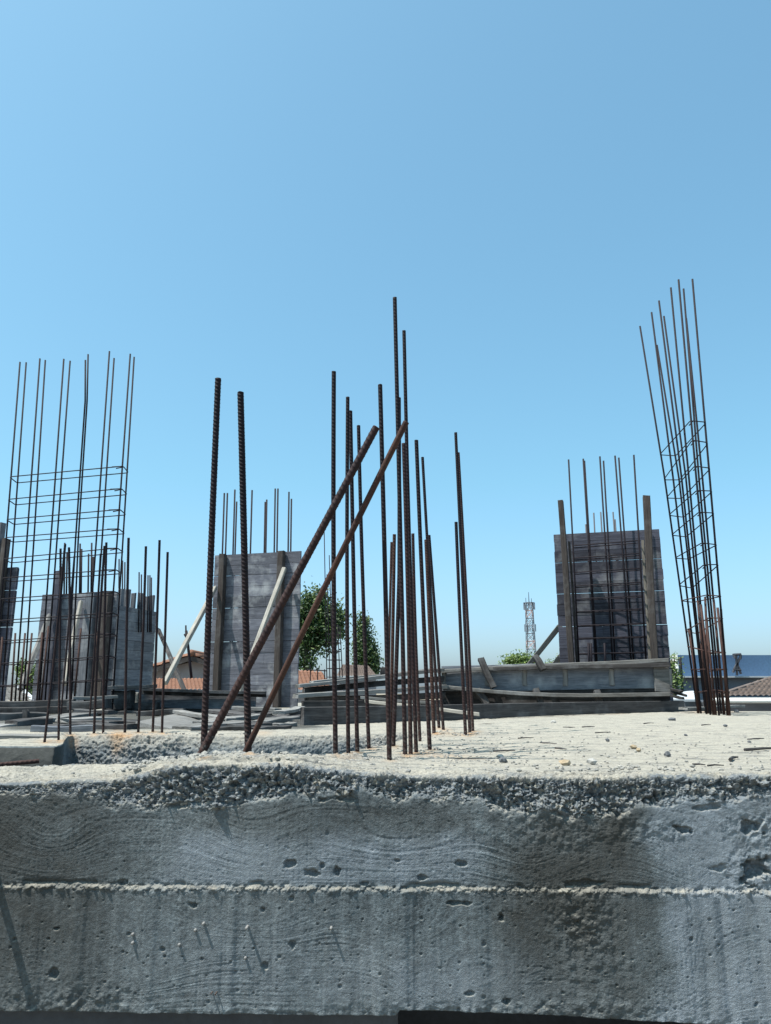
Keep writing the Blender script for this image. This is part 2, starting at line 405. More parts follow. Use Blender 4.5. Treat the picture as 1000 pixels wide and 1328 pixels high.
ledge = .0030+.0050*sstep(-.35,.3,fbm(x*7, 0*x, 0*x, 5, 96, .6))
h += ledge*(1-sstep(-.0035, .0035, z-ZSEAM+.0025*fbm(x*25, 0*x, 0*x, 4, 91)))
lip = np.exp(-((z-ZSEAM+.001)/.006)**2)
zw = z + .004*fbm(x*35, z*35, 0*x, 4, 94)
h += lip*fbm(x*110, z*110, 0*x, 4, 92, .7)*.010 - np.exp(-((zw-ZSEAM-.007)/.004)**2)*.007*sstep(.08,.4,fbm(x*14, 0*x, 0*x, 5, 93, .65))
# bug holes
def pits(x, z, sc, thr, r0, dep, seed):
    d, idv = worley(x*sc, z*sc*1.0, 0*x+.5, seed)
    on = (idv > thr)
    r = r0*(.5+.9*((idv*7.13) % 1))
    return -dep*on*(1-sstep(.55, 1.0, (d/sc)/r))
h += pits(x, z, 60, .62, .0024, .0035, 101)*np.where(low, 1, .25)
h += pits(x, z, 45, .70, .0036, .0035, 100)*np.where(low, 1, .35)
h += pits(x, z, 24, .80, .0052, .005, 103)*np.where(low, 1, .3)
h += pits(x, z, 85, .72, .0022, .0022, 106)*np.where(low, 1, .6)
wob = fbm(x*55, z*70, 0*x, 4, 110)*1.1
liprow = np.exp(-((z-ZSEAM)/.0045)**2)*sstep(-.25, .35, fbm(x*45, z*45, 0*x, 5, 95, .65)+.5*fbm(x*6,0*x,0*x,3,97))
for ax, ay, rx, ry, dp in [(250,1173,11,6,10),(70,1263,9,8,8),(651,1190,10,8,10),(594,1171,20,4,9),(375,1119,11,7,11),(404,1131,15,7,10),(436,1129,10,9,12),
                           (418,1124,5,7,7),(549,1138,17,6,9),(599,1121,10,6,10),(885,1076,18,8,12),(655,1297,9,7,10),(608,1288,10,4,6),(516,1116,5,3,6),(74,1204,8,4,6),
                           (804,1052,10,10,12),(981,1128,32,22,22),(975,1072,28,13,12),(760,1147,38,7,7),(212,1229,5,4,5),(380,1225,7,7,6),(345,1252,5,6,6),(895,1216,5,5,5),(272,1037,50,8,17),(235,1044,24,6,10),(300,1042,30,6,10),(440,1036,35,6,9),(725,1055,14,8,10),(915,1046,30,6,8),(980,1300,5,6,6),(930,1127,20,7,6),(470,1146,12,5,7),(160,1144,12,4,7)]:
    d = np.sqrt(((px-ax)/rx*1.5)**2 + ((py-ay)/ry*1.3)**2) + wob
    h -= dp*.001*(1-sstep(.55, 1.05, d))*(1+.5*fbm(x*130, z*130, 0*x, 2, 113))
for ax, ay, rx, ry, am in [(755,1190,45,50,.0050),(985,1125,45,30,.006),(980,1072,40,18,.006),(60,1300,110,16,.004),(130,1285,60,18,.003),(850,1078,60,20,.0035),(770,1270,60,60,.002),(720,1075,90,35,.0035),(690,1306,200,8,.004)]:
    e = np.exp(-(((px-ax)/rx)**2 + ((py-ay)/ry)**2)**1.5)
    h += e*am*(fbm(x*85, z*85, 0*x, 4, 120)+.3*fbm(x*30, z*30, 0*x, 3, 121))
# crumbling lower edge
zso = np.broadcast_to(ZSO, XX.shape)[fa]
h += np.exp(-((z-zso)/.012)**2)*fbm(x*55, z*55, 0*x, 4, 125)*.006
# rough broken rim
zl = np.broadcast_to(zlow, XX.shape)[fa]
rm = sstep(-.012, .014, z - zl + .020*fbm(x*26, z*30, 0*x, 5, 130, .6))
d, idv = worley(x*85, y*85, z*85, 140); d2, id2 = worley(x*190, y*190, z*190, 150)
st = (1-np.clip(d*1.25, 0, 1))*(.2+1.1*idv); st2 = (1-np.clip(d2*1.2, 0, 1))*(.2+1.1*id2)
rdg = 1-np.abs(fbm(x*60, y*60, z*60, 4, 155, .6))*2.2
coarse = .30 + .30*np.exp(-((px-270)/120)**2) + .25*np.exp(-((px-500)/160)**2) + .25*np.exp(-((px-930)/150)**2)
upf = 1-.75*sstep(.6, 1.0, NR[..., 2][fa])
f1, fd1 = facets(x*95+.25*fbm(x*90,y*90,z*90,2,141), y*95, z*95, 142, 1.3); f2, fd2 = facets(x*210, y*210, z*210, 145, 1.2)
st = f1*.9; st2 = f2*.8
pst = sstep(-.25, .3, fbm(x*11, y*11, z*14, 4, 163)+.12)
hr = ((st-.45)*.0105*(coarse+.25)*(.35+.8*pst) + (st2-.3)*.0042 + fbm(x*50, y*50, z*50, 3, 161, .6)*.009 - (rdg-.5)*.003)*upf + fbm(x*15, y*15, z*15, 3, 160)*.017*(.3+.45*upf) - .0065*upf
h = h*(1-rm*.8) + rm*hr
gstreak = vnoise(x*170, z*3.5, 0*x, 98)*.5 + vnoise(x*420, z*7, 0*x, 99)*.4
grn = np.full(XX.shape, .5); grn[fa] = .5 + (gr_alb*np.where(low, .32, .46)*gmask + gstreak*.09 + fbm(x*140, z*160, 0*x, 2, 88)*.25)*(1-rm)
H[fa] = h; rough[fa] = rm
sn = fbm(px*.012, py*.012, 0*px, 6, 170, .62) + .10*fbm(px*.05, py*.03, 0*px, 4, 174)
s = (1-sstep(90, 215, px + sn*60))*(1-.35*sstep(1150,1330,py))*.85
s2 = sstep(600, 690, px + sn*50)*(1-sstep(805, 862, px + sn*40))
s = np.maximum(s, s2*(1-.45*sstep(1160,1330,py)))
s = np.maximum(s, .55*sstep(1030,1052,py)*(1-sstep(1060,1095,py+sn*40))*sstep(230,330,px)*(1-sstep(560,640,px)))
H2 = np.zeros(XX.shape); H2[fa] = liprow; dust += .40*H2  # seam lip painted cream to look sunlit
rr_i = np.zeros(nrow); q2 = np.where(SEC == 2)[0]; rr_i[q2] = (np.arange(len(q2))+1)/len(q2)
topw = sstep(.45, .85, NR[..., 2][fa] + .25*fbm(x*40, y*40, z*40, 3, 168))*sstep(.5, .9, np.broadcast_to(rr_i[:, None], XX.shape)[fa] + .35*fbm(x*25, y*25, z*25, 4, 167))
dtmp = np.zeros(XX.shape); dtmp[fa] = topw*(sec == 2); dust += .9*dtmp
stain_shade[fa] = np.clip(s*(.78+.6*sn), 0, .86)*(1-rm*.5)
pale[fa] = np.clip(.85*sstep(830, 880, px+sn*50) + .75*sstep(1065,1100,py+sn*14)*(1-sstep(1140,1152,py))*sstep(160,260,px+sn*60)*(1-sstep(590,640,px+sn*30)) + .6*np.exp(-(((px-560)/110)**2+((py-1275)/38)**2)) + .35*np.exp(-(((px-330)/150)**2+((py-1250)/60)**2)), 0, 1)*.85*(1-rm)*(.75+.5*fbm(px*.05, py*.02, 0*px, 4, 172))
# top, trough, rear wall
tp = SEC >= 3
x, y, z = XX[tp], YY[tp], ZZ[tp]; px, py = PXX[tp], PYY[tp]; sec = S2[tp]
f1, _d = facets(x*70, y*70, z*70, 200, 1.3); f2, _d = facets(x*150, y*150, z*150, 210, 1.2)
stn = f1*.9-.45; stn2 = f2*.8-.4
# rubble zones on the top
pxc = np.broadcast_to(PXC, XX.shape)[tp]
nz = fbm(x*5, y*5, 0*x, 4, 220)
rub = np.zeros_like(x)
rub = np.maximum(rub, (sec == 3)*sstep(170, 230, pxc)*(1-sstep(415, 450, pxc)))                 # heaped ridge
rub = np.maximum(rub, (sec == 3)*.35*(pxc <= 200))
edge = np.clip(1-(y-(yface(x)+.05))/(.09+.05*nz), 0, 1)*(sec == 3); rub = np.maximum(rub, .65*edge)
rub = np.maximum(rub, (sec == 4)*.8*(1-sstep(540, 572, pxc))); rub = np.maximum(rub, (sec == 3)*np.exp(-(((pxc-450)/60)**2 + ((y-1.98)/.13)**2))*1.0)
for cx, cyy, rr in [(572,3.25,.14),(600,3.2,.16),(520,2.1,.10),(548,2.2,.08),(560,3.3,.10)]:
    cxx = (cx-500)/1000*cyy*1.02
    rub = np.maximum(rub, .8*np.exp(-((x-cxx)**2*3+(y-cyy)**2)/rr**2))
wall = (sec == 6)*sstep(92, 112, pxc)*(1-sstep(540, 572, pxc))
rub = np.maximum(rub, wall*.9); rub = np.maximum(rub, (sec == 7)*np.clip(1-(y-np.broadcast_to(yrear, XX.shape)[tp])/.16, 0, 1)*(1-sstep(540,600,pxc))*.6*sstep(95,110,pxc))
rub *= (.65+.6*nz)
rub = np.clip(rub, 0, 1)
ht = rub*((stn*.010 + stn2*.006 + fbm(x*75, y*75, z*75, 4, 232, .7)*.013)*np.where(sec == 6, .7, np.where(pxc < 470, .5, .3)) + fbm(x*20, y*20, z*20, 3, 230)*.016*np.where(sec == 6, 1.0, np.where(pxc < 470, .8, .4)))
ht += fbm(x*2.5, y*2.5, 0*x, 4, 240)*.004*((sec != 6) | (pxc > 560)) + fbm(x*60, y*60, z*60, 3, 245)*.0011
flat = ((sec == 3) | (sec == 7) | (sec == 8) | (pxc > 560))*1.0
ht += vnoise(x*3, y*45, 0*x, 247)*.0014*flat + vnoise(x*6, y*70, 0*x, 248)*.0012*flat + fbm(x*40, y*40, 0*x, 4, 249, .65)*.0020*flat
ht += (sec == 6)*(pxc < 560)*fbm(x*25, y*25, z*40, 4, 250)*.004
fade = 1-sstep(6.6, 6.9, y)
H[tp] = ht*fade; rough[tp] = np.clip(rub*1.1, 0, .8)
rustpts = [(264,985),(322,980),(435,981),(452,978),(463,976),(479,970),(505,987),(525,980),(510,968),(532,979),(540,977),(557,972),(569,944),(575,946),(563,952),(609,951),(613,948),(604,953),(210,951),(198,949),(179,950),(162,951),(134,951),(122,952),(91,953),(57,963),(76,961)]
dust[tp] = np.clip(np.maximum((sec != 6)*(sec != 4)*(sec != 5), pxc > 565)*(1.0-.45*rub) + (sec == 5)*.15, 0, 1)
heap_shade = sstep(3.42, 3.7, y+.25*nz)*(1-sstep(395, 440, pxc+nz*30))*sstep(-60, 40, pxc)  # slab darkened here: painted shadow gaps among the heaped planks
stain_shade[tp] = np.maximum(heap_shade*.95, .9*((sec == 6) & (pxc < 100) & (z < -.004))); dust[tp] = np.maximum(dust[tp], (sec == 6)*.6*sstep(-.06, -.005, z+.02*nz)*(pxc > 104)); dust[tp] *= (1-.9*heap_shade)  # left trough block face also painted dark, standing in for shade
for cx, cpy, rx, ry, am in [(a+2,b+.5,8,2.0,.75) for a, b in rustpts] + [(157,953,18,5,.9),(153,962,9,18,.8),(185,951,30,3,.45),(95,964,6,9,.6),(545,977,22,2.0,.8),(575,981,30,1.6,.45),(600,983,24,2,.4),(455,984,20,3,.25),(60,962,14,2,.5),(925,923,30,2,.5),(800,925,12,1.5,.3),(580,953,25,3,.25),(340,951,14,3,.4)]:
    e = np.exp(-(((px-cx)/rx)**2 + ((py-cpy)/ry)**2))*am
    rust[tp] = np.maximum(rust[tp], e*(.6+.6*fbm(x*30, y*30, z*30, 3, 260)))
Xd = XX + NR[..., 0]*H; Yd = YY + NR[..., 1]*H; Zd = ZZ + NR[..., 2]*H
ND = grid_normals(Xd, Yd, Zd)
fm = np.repeat((SEC == 1)[:, None], ncol, 1)
dust = np.where(fm, dust + .45*sstep(.35, .8, ND[..., 2]), dust)      # upward ledges and pit lips painted paler, as if sunlit
verts = np.stack([Xd, Yd, Zd], -1).reshape(-1, 3)
ii = np.arange((nrow-1)*(ncol-1)); r_, c_ = ii//(ncol-1), ii % (ncol-1)
v0 = r_*ncol + c_
faces = np.stack([v0, v0+1, v0+ncol+1, v0+ncol], -1)
def np_mesh(name, verts, faces, mat, attrs=None, smooth=True):
    me = bpy.data.meshes.new(name); nf, kk = faces.shape
    me.vertices.add(len(verts)); me.vertices.foreach_set('co', verts.astype(np.float32).ravel())
    me.loops.add(nf*kk); me.loops.foreach_set('vertex_index', faces.astype(np.int32).ravel())
    me.polygons.add(nf); me.polygons.foreach_set('loop_start', np.arange(0, nf*kk, kk, dtype=np.int32))
    me.polygons.foreach_set('use_smooth', np.full(nf, smooth))
    for an, av in (attrs or {}).items():
        a = me.attributes.new(an, 'FLOAT', 'POINT'); a.data.foreach_set('value', np.clip(av, 0, 1).astype(np.float32).ravel())
    me.materials.append(mat); me.update(calc_edges=True); me.validate()
    return me
slab_root = empty('concrete_slab', (0, YF, -.2), 'raw grey cast concrete slab edge across the foreground with rough broken rim and board marked face', 'concrete slab')
me = np_mesh('beam_face', verts, faces, M_CON, dict(stain_shade=stain_shade, pale=pale, rough=rough, dust=dust, rust=rust, grain=grn))
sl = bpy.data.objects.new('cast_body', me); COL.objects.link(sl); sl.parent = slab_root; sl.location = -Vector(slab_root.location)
# rear deck continuing behind on the left
def add_attrs(o, **kw):
    for an, val in kw.items():
        a = o.data.attributes.new(an, 'FLOAT', 'POINT'); a.data.foreach_set('value', [val]*len(o.data.vertices))
rd = MB(); rd.box((-9, 6.93, -.3), (1.2, 12.5, -.006)); o = rd.build('rear_deck', M_CON, slab_root); add_attrs(o, dust=.9, grain=.5)
# nail stubs, tie wires on the face
for nx, ny, L in [(264,1198,.009),(253,1207,.006),(321,1202,.013),(171,1213,.006),(171,1224,.007),(232,1226,.006),(430,1202,.011),(275,1287,.012),(281,1287,.014),(318,1243,.004)]:
    p = P(nx, ny, YF); p.y = yface(p.x) - .003
    b = MB(); b.tube([p+Vector((0,.01,0)), p+Vector((0,-L*1.35,.0005))], .0028 if ny < 1280 else .0013, 8); b.build('nail' if ny < 1280 else 'tie_wire', M_NAIL if ny < 1280 else M_STEEL, slab_root, p, True)
p = P(-22, 1105, YF)
b = MB(); b.tube([p+Vector((0,.04,0)), p+Vector((0,-.085,.004))], .0078, 12); tag(b.build('rebar_stub', M_RUST, None, p, True), 'short rusty bar stub poking from the slab face at far left', 'rebar')

# infill wall and dark room under the beam
b = MB(); xa = P(516, 1320, YF+.06).x
b.box((-3.2, YF+.055, GROUND), (xa, YF+.25, zpx(1318.5, YF)), .5)
M_UNDER = plain_mat('dark_render', (.035,.04,.05), (.06,.066,.078), 5, .9, .004, 50)  # base colour lowered to carry the shade under the beam
tag(b.build('infill_wall', M_UNDER), 'dark recessed wall under the slab edge at lower left', 'wall')
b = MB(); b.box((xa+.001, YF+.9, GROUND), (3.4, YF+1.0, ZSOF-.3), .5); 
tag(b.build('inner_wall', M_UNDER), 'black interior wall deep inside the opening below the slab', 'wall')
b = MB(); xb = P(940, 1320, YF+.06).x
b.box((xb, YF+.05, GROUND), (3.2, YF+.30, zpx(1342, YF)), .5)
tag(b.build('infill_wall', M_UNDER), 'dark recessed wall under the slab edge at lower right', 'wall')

# loose gravel crumbs along the broken edge
gv = MB()
def stone(mb, c, r, seed, squash=.7):
    rnd = random.Random(seed)
    t = (1+5**.5)/2
    base = [(-1,t,0),(1,t,0),(-1,-t,0),(1,-t,0),(0,-1,t),(0,1,t),(0,-1,-t),(0,1,-t),(t,0,-1),(t,0,1),(-t,0,-1),(-t,0,1)]
    fs = [(0,11,5),(0,5,1),(0,1,7),(0,7,10),(0,10,11),(1,5,9),(5,11,4),(11,10,2),(10,7,6),(7,1,8),(3,9,4),(3,4,2),(3,2,6),(3,6,8),(3,8,9),(4,9,5),(2,4,11),(6,2,10),(8,6,7),(9,8,1)]
    q = Matrix.Rotation(rnd.random()*6.28, 3, 'Z') @ Matrix.Rotation(rnd.random()*6.28, 3, 'X')
    sx, sy, sz = rnd.uniform(.8,1.4), rnd.uniform(.7,1.2), squash*rnd.uniform(.8,1.2)
    vs = []
    for v in base:
        u = q @ (Vector(v)/1.9*rnd.uniform(.75,1.15)); vs.append((c[0]+u.x*r*sx, c[1]+u.y*r*sy, c[2]+u.z*r*sz))
    mb.add(vs, fs, rnd.random())
rr = random.Random(5)
for i in range(950):                                         # grit on the slab top
    D = 1.76 + abs(rr.gauss(0, .75)); pxs = rr.uniform(425, 1010) if rr.random() < .6 else rr.gauss(560, 60)
    if pxs < 430 + 70*(D-1.8) or D > 5: continue
    stone(gv, ((pxs-500)/1000*D*1.03, D, .001), rr.uniform(.0010, .0034)*(1+.15*D), 3000+i)
for i in range(520):
    q = rr.random()
    if q < .45:   # along ridge
        pxs = rr.gauss(310, 75); D = rr.uniform(1.74, 1.9)
        zz = float(np.interp(pxs, PXC, ztop))+.001
    elif q < .6:
        pxs = rr.gauss(445, 22); D = rr.uniform(1.86, 2.12); zz = .006
    elif q < .8:
        pxs = rr.uniform(430, 1000); D = yface(0)+.055+abs(rr.gauss(0, .05)); zz = .0
    elif q < .9:
        pxs = rr.gauss(585, 18); D = rr.gauss(3.22, .08); zz = .004
    else:
        pxs = rr.uniform(100, 330); D = rr.uniform(3.1, 3.25); zz = .002
    xw = (pxs-500)/1000*D*1.03
    stone(gv, (xw, D, zz), rr.uniform(.002, .007)*(1.2 if q < .6 else .9), i)
for i in range(46):                                          # angular stones lodged under the broken lip
    pxs = rr.gauss(265, 32); pys = rr.uniform(1033, 1046); p = P(pxs, pys, YF); stone(gv, (p.x, yface(p.x)+.013, p.z), rr.uniform(.003, .0085), 900+i, .85)
M_GRAV = plain_mat('rim_gravel', (.15,.15,.15), (.33,.31,.27), 90, .9, .002, 260)
tag(gv.build('loose_gravel', M_GRAV), 'crumbled grey gravel strewn along the broken slab rim', 'gravel', None, 'stuff')

# ================================================================== REBAR
def rebar_geo(mb, pts, r, step=.0022, n=12, pitch=.0112, rib=.20, flip=1):
    pts = [Vector(p) for p in pts]
    seg = [(pts[i+1]-pts[i]).length for i in range(len(pts)-1)]; L = sum(seg)
    m = max(2, int(L/step)); T = np.linspace(0, L, m+1)
    cs = np.concatenate([[0], np.cumsum(seg)])
    pa = np.array([tuple(p) for p in pts]); C = np.stack([np.interp(T, cs, pa[:, i]) for i in range(3)], -1)
    bend = random.uniform(-.0035, .0035); C = C + (np.sin(np.pi*T/L)*bend)[:, None]*np.array([[1, .3, 0]])
    d = (pts[-1]-pts[0]).normalized(); a = d.cross(Vector((0,1,0.01))).normalized(); bb = d.cross(a)
    th = np.arange(n)/n*2*math.pi
    ph = random.random()
    side = np.where(np.sin(th) >= 0, 1, -1)
    # crescent ribs on two flanks, a seam between them
    w_ = np.abs(np.sin(th))**.5
    rb = np.maximum(0, np.cos(2*math.pi*(T[:, None]/pitch + ph + flip*side*(th*1.0)/math.pi*.9 + .5*(side > 0))))**2.2
    rad = r*(.95 + rib*1.35*rb*w_[None, :] + .05*(np.abs(np.sin(th)) < .1)[None, :])
    V = C[:, None, :] + rad[..., None]*(np.cos(th)[None, :, None]*np.array(a)[None, None] + np.sin(th)[None, :, None]*np.array(bb)[None, None])
    V = V.reshape(-1, 3)
    k = np.arange(m*n); i, j = k//n, k % n; j2 = (j+1) % n
    Fq = np.stack([i*n+j, i*n+j2, (i+1)*n+j2, (i+1)*n+j], -1)
    return V, Fq, m, n
def rebar(name, pts, r, mat, label=None, group=None, parent=None, step=.0022, n=12, **kw):
    V, Fq, m, n = rebar_geo(None, pts, r, step, n, **kw)
    o0 = Vector(pts[0]); V = V - np.array(o0)
    # caps as fans with centre vertices
    nb = len(V); V = np.vstack([V, V[:n].mean(0), V[-n:].mean(0)])
    me = bpy.data.meshes.new(name)
    nt_ = 2*n; nq = len(Fq)
    lv = list(Fq.ravel()); ls = list(range(0, nq*4, 4))
    me.vertices.add(len(V)); me.vertices.foreach_set('co', V.astype(np.float32).ravel())
    tri = [(nb, (q+1) % n, q) for q in range(n)] + [(nb+1, m*n+q, m*n+(q+1) % n) for q in range(n)]
    for t in tri: ls.append(len(lv)); lv += t
    me.loops.add(len(lv)); me.loops.foreach_set('vertex_index', np.array(lv, np.int32))
    me.polygons.add(nq+nt_); me.polygons.foreach_set('loop_start', np.array(ls, np.int32))
    me.polygons.foreach_set('use_smooth', np.array([True]*nq+[False]*nt_))
    me.materials.append(mat); me.update(calc_edges=True)
    o = bpy.data.objects.new(name, me); COL.objects.link(o)
    if parent is not None: o.parent = parent; o.location = o0 - parent.location
    else: o.location = o0; tag(o, label, 'rebar', group)
    return o
GF = 'rusty starter bars in the central cluster'
def fg(top, base, wpx, mat, label, dlean=0.0, mid=None, group=GF, z0=0.0, D=None, **kw):
    b0 = G(base[0], base[1], z0) if D is None else P(base[0], base[1], D)
    t = P(top[0], top[1], b0.y + dlean)
    r = wpx*.5/1000*b0.y*1.02
    pts = [b0]
    if mid: pts.append(P(mid[0], mid[1], b0.y + dlean*.5))
    pts.append(t)
    dr = (pts[1]-pts[0]).normalized(); pts[0] = pts[0] - dr*.05
    return rebar('rebar', pts, r, mat, label, group, **kw)
GD = 'thick bars standing and leaning at the trough'
fg((283,491),(264,985), 8.2, M_STEEL, 'thick dark upright rebar left of the two slanting bars, leaning slightly right', .0, None, GD, step=.002, n=16)
fg((312,509),(322,979), 8.6, M_STEEL, 'thick dark upright rebar whose foot meets the right slanting bar', .0, None, GD, step=.002, n=16)
fg((488,554),(256,987), 9.6, M_RUST, 'thick twisted rusty rebar slanting steeply right, left of the two diagonals', -.06, None, GD, step=.002, n=16, pitch=.0135, rib=.2)
fg((527,547),(316,981), 7.5, M_RUSTRED, 'smoother brown rusty rebar slanting right, right hand of the two diagonals', -.22, None, GD, step=.002, n=16, rib=.05)
fg((433,482),(435.5,981), 6.0, M_STEEL, 'upright ribbed rebar at the left end of the central cluster')
fg((451,515),(452,978), 5.0, M_STEEL, 'upright ribbed rebar just right of the cluster\'s leftmost bar, taller of a close pair')
fg((454.5,533),(463.5,976), 5.2, M_STEEL, 'upright rebar close behind its slightly taller partner, shorter of a close pair')
fg((465,552),(478.6,970), 4.8, M_STEEL, 'upright rebar in the gap before the poplar tree, right of the close pair')
fg((493,499),(505,987), 6.0, M_STEEL, 'blackish upright rebar nearest the slab rim in the middle of the cluster')
fg((512,386),(525.5,980), 5.6, M_STEEL, 'tallest rebar of the central cluster, rising highest against the sky')
fg((517.5,516),(510,968), 5.2, M_STEEL, 'rebar starting beside the tallest bar and splaying left towards its foot', 0, (516.5,745))
fg((523.5,575),(532.5,978), 5.2, M_RUST, 'shorter rebar bundled right against the foot of the tallest bar')
fg((524,429),(540,976), 4.9, M_STEEL, 'second tallest rebar of the cluster, just right of the tallest bar')
fg((540,571),(557.5,972), 5.2, M_STEEL, 'ribbed rebar standing alone right of the second tallest bar')
fg((548,593),(569.5,944), 3.8, M_STEEL, 'slim dark rebar leaning left behind the lone ribbed bar')
fg((556.5,694),(575,946), 3.8, M_STEEL, 'short slim rebar at the right edge of the main cluster')
fg((552.5,700),(563,952), 4.6, M_RUSTRED, 'short brown rusty rebar tucked behind the lone ribbed bar')
fg((535.5,692),(545,962), 4.0, M_RUST, 'short rebar tied beside the second tallest bar')
fg((511.5,693),(506,967), 4.4, M_RUSTRED, 'short brownish rebar left of the tallest bar, taller of two stubs')
fg((507.8,703),(503,962), 3.2, M_RUSTRED, 'short thin pale brown rebar, lower of two stubs left of the tallest bar')
fg((591,561),(609.5,951), 4.0, M_STEEL, 'tallest rebar of the separate trio right of the cluster')
fg((594.5,587),(613.4,948), 3.6, M_RUST, 'middle height rebar of the separate trio, touching the tallest one')
fg((591.5,677),(604,953), 4.2, M_STEEL, 'shortest rebar of the separate trio, standing to its left')
# bars on the left edge of the rear slab
GL_ = 'starter bars along the rear step at left'
LB = [((217.5,716),(210,951),3.2,'right end bar of the starter row at left, shortest of the last four'),
      ((207,700.5),(198,949),3.3,'second bar from the right end of the left starter row, taller than its neighbours'),
      ((189.3,708.5),(179,950),3.3,'third bar from the right end of the left starter row'),
      ((166.8,697.5),(162,951),3.4,'tallest bar of the left starter row, above the rust stained step'),
      ((138,703.5),(134,951),3.2,'upright bar left of the tallest starter bar, crossing the cage\'s right side'),
      ((135.6,708),(122,952),3.2,'starter bar leaning right to touch its upright neighbour at the top'),
      ((89.5,710),(91,953),3.2,'upright starter bar in the middle of the wire cage'),
      ((84.6,705.5),(57.5,963),3.2,'leftmost standing starter bar, slanting right across the cage'),
      ((78.6,711.5),(75.8,961),3.0,'upright starter bar crossed near its top by the slanting leftmost bar')]
for t, b0, w_, lab in LB: fg(t, b0, w_, M_STEEL, lab, 0, None, GL_, step=.0035, n=8)
for t, b0, w_, lab, D in [((96.5,721),(80,915),2.4,'dark starter bar leaning left behind the starter row',4.6),((130.4,718),(117,920),2.4,'dark starter bar leaning left, behind the pair touching at the top',4.6)]:
    fg(t, b0, w_, M_STEEL, lab, 0, None, GL_, D=D, step=.005, n=6)
# two bars lying in the trough
for a, b_, w_, lab in [((-60,997),(51,987),5.6,'upper rusty bar jutting into the trough from the left edge'),((-60,1002),(27,999),5.6,'lower rusty bar jutting into the trough from the left edge')]:
    q0 = P(a[0], a[1], 2.0); q1 = P(b_[0], b_[1], 2.08 if w_ else 2); rebar('rebar', [q0, q1], w_*.5/1000*2.0, M_CAGE_RUSTRED, lab, 'rusty bars lying in the trough')

# ------------------------------------------------------------------ cages
def lerp_poly(pts, z):
    for i in range(len(pts)-1):
        a, b = pts[i], pts[i+1]
        if (a.z <= z <= b.z) or i == len(pts)-2:
            t = (z-a.z)/(b.z-a.z); return a.lerp(b, t)
def tube_part(name, pts, r, mat, parent, n=6, closed=False):
    b = MB(); b.tube(pts, r, n, closed=closed); return b.build(name, mat, parent, pts[0], True)
def stirrup(parent, corners, r, mat, hook=True, name='stirrup'):
    # closed ring with rounded corners and a hooked end
    pts = []
    m = len(corners)
    for i in range(m):
        p = corners[i]; a = (corners[i-1]-p); c = (corners[(i+1) % m]-p)
        q = min(.02, a.length*.2, c.length*.2)
        pts.append(p + a.normalized()*q); pts.append(p + c.normalized()*q)
    b = MB(); b.tube(pts, r, 6, closed=True)
    if hook:
        p = corners[0]; c = (corners[2]-p).normalized()
        b.tube([p+(corners[1]-p).normalized()*.02, p+c*.07+Vector((0,0,-.01))], r, 6)
    return b.build(name, mat, parent, corners[0], True)
# left cage
cl_tops = [(26,469.5,0),(34,470,1),(51.8,465,0),(58.8,467,1),(82.8,465.5,0),(91,468,1),(110.8,467,0),(114.3,459.5,1),(142,455.5,0),(148,464.5,1),(169,459,0),(174,463,1)]
cl_mid = [8,17.5,35,44,66,74,98,101.5,125,132.5,152,159.5]
root = empty('rebar_cage', P(70, 922, 6.1), 'tall flat rebar cage of thin bars and level stirrups standing at left, leaning right', 'rebar cage', 'rebar cages')
barsL = []
for i, ((tx, ty, back), mx) in enumerate(zip(cl_tops, cl_mid)):
    k = (i//2)/5.0; D = 6.25 - .28*k + (.16 if back else 0)
    bx = mx - (tx-mx)*(222/232.0)
    pts = [P(bx, 922, D), P(mx, 700, D), P(tx, ty, D)]
    if i in (6, 7): pts = [P(bx+(3 if i == 7 else 0), 922, D), P(mx, 700, D), P(110.5 if i == 6 else 113, 520, D), P(tx, ty, D)]
    pts[0].z = 0.0 - .02
    barsL.append(pts); tube_part('bar', pts, .0068, M_CAGE_STEEL, root)
lefty = [618.8,648,674,697.5,725,750,777,805,832,861,890,917]
righty = [605,634,661,686,711,739,767,795,822,851,881,911]
for k, (ly, ry) in enumerate(zip(lefty, righty)):
    zl_ = P(10, ly, 6.25).z; zr_ = P(150, ry, 5.97).z
    A = lerp_poly(barsL[0], zl_); B = lerp_poly(barsL[10], zr_); C = lerp_poly(barsL[11], zr_-.004); Dd = lerp_poly(barsL[1], zl_-.004)
    out = .009
    ring = [B+Vector((out,-out,0)), C+Vector((out,out,0)), Dd+Vector((-out,out,0)), A+Vector((-out,-out,0))]
    stirrup(root, ring, .0044, M_CAGE_STEEL)
    if k < 11: 
        hk = MB(); hk.tube([ring[0], ring[0]+Vector((-.10,.03,.004))], .0036, 6); hk.build('stirrup_hook', M_CAGE_STEEL, root, ring[0], True)
# short starter bars in the left cage foot
for tx, ty, bx in [(20,821,14),(32.6,821,24),(41.4,821,33),(63,812,52),(105,815,95),(55,820,47),(3,826,-3),(126,818,118)]:
    pts = [P(bx, 922, 6.1), P(tx, ty, 6.1)]; pts[0].z = -.02
    tube_part('starter_bar', pts, .0075, M_CAGE_RUSTRED, root)
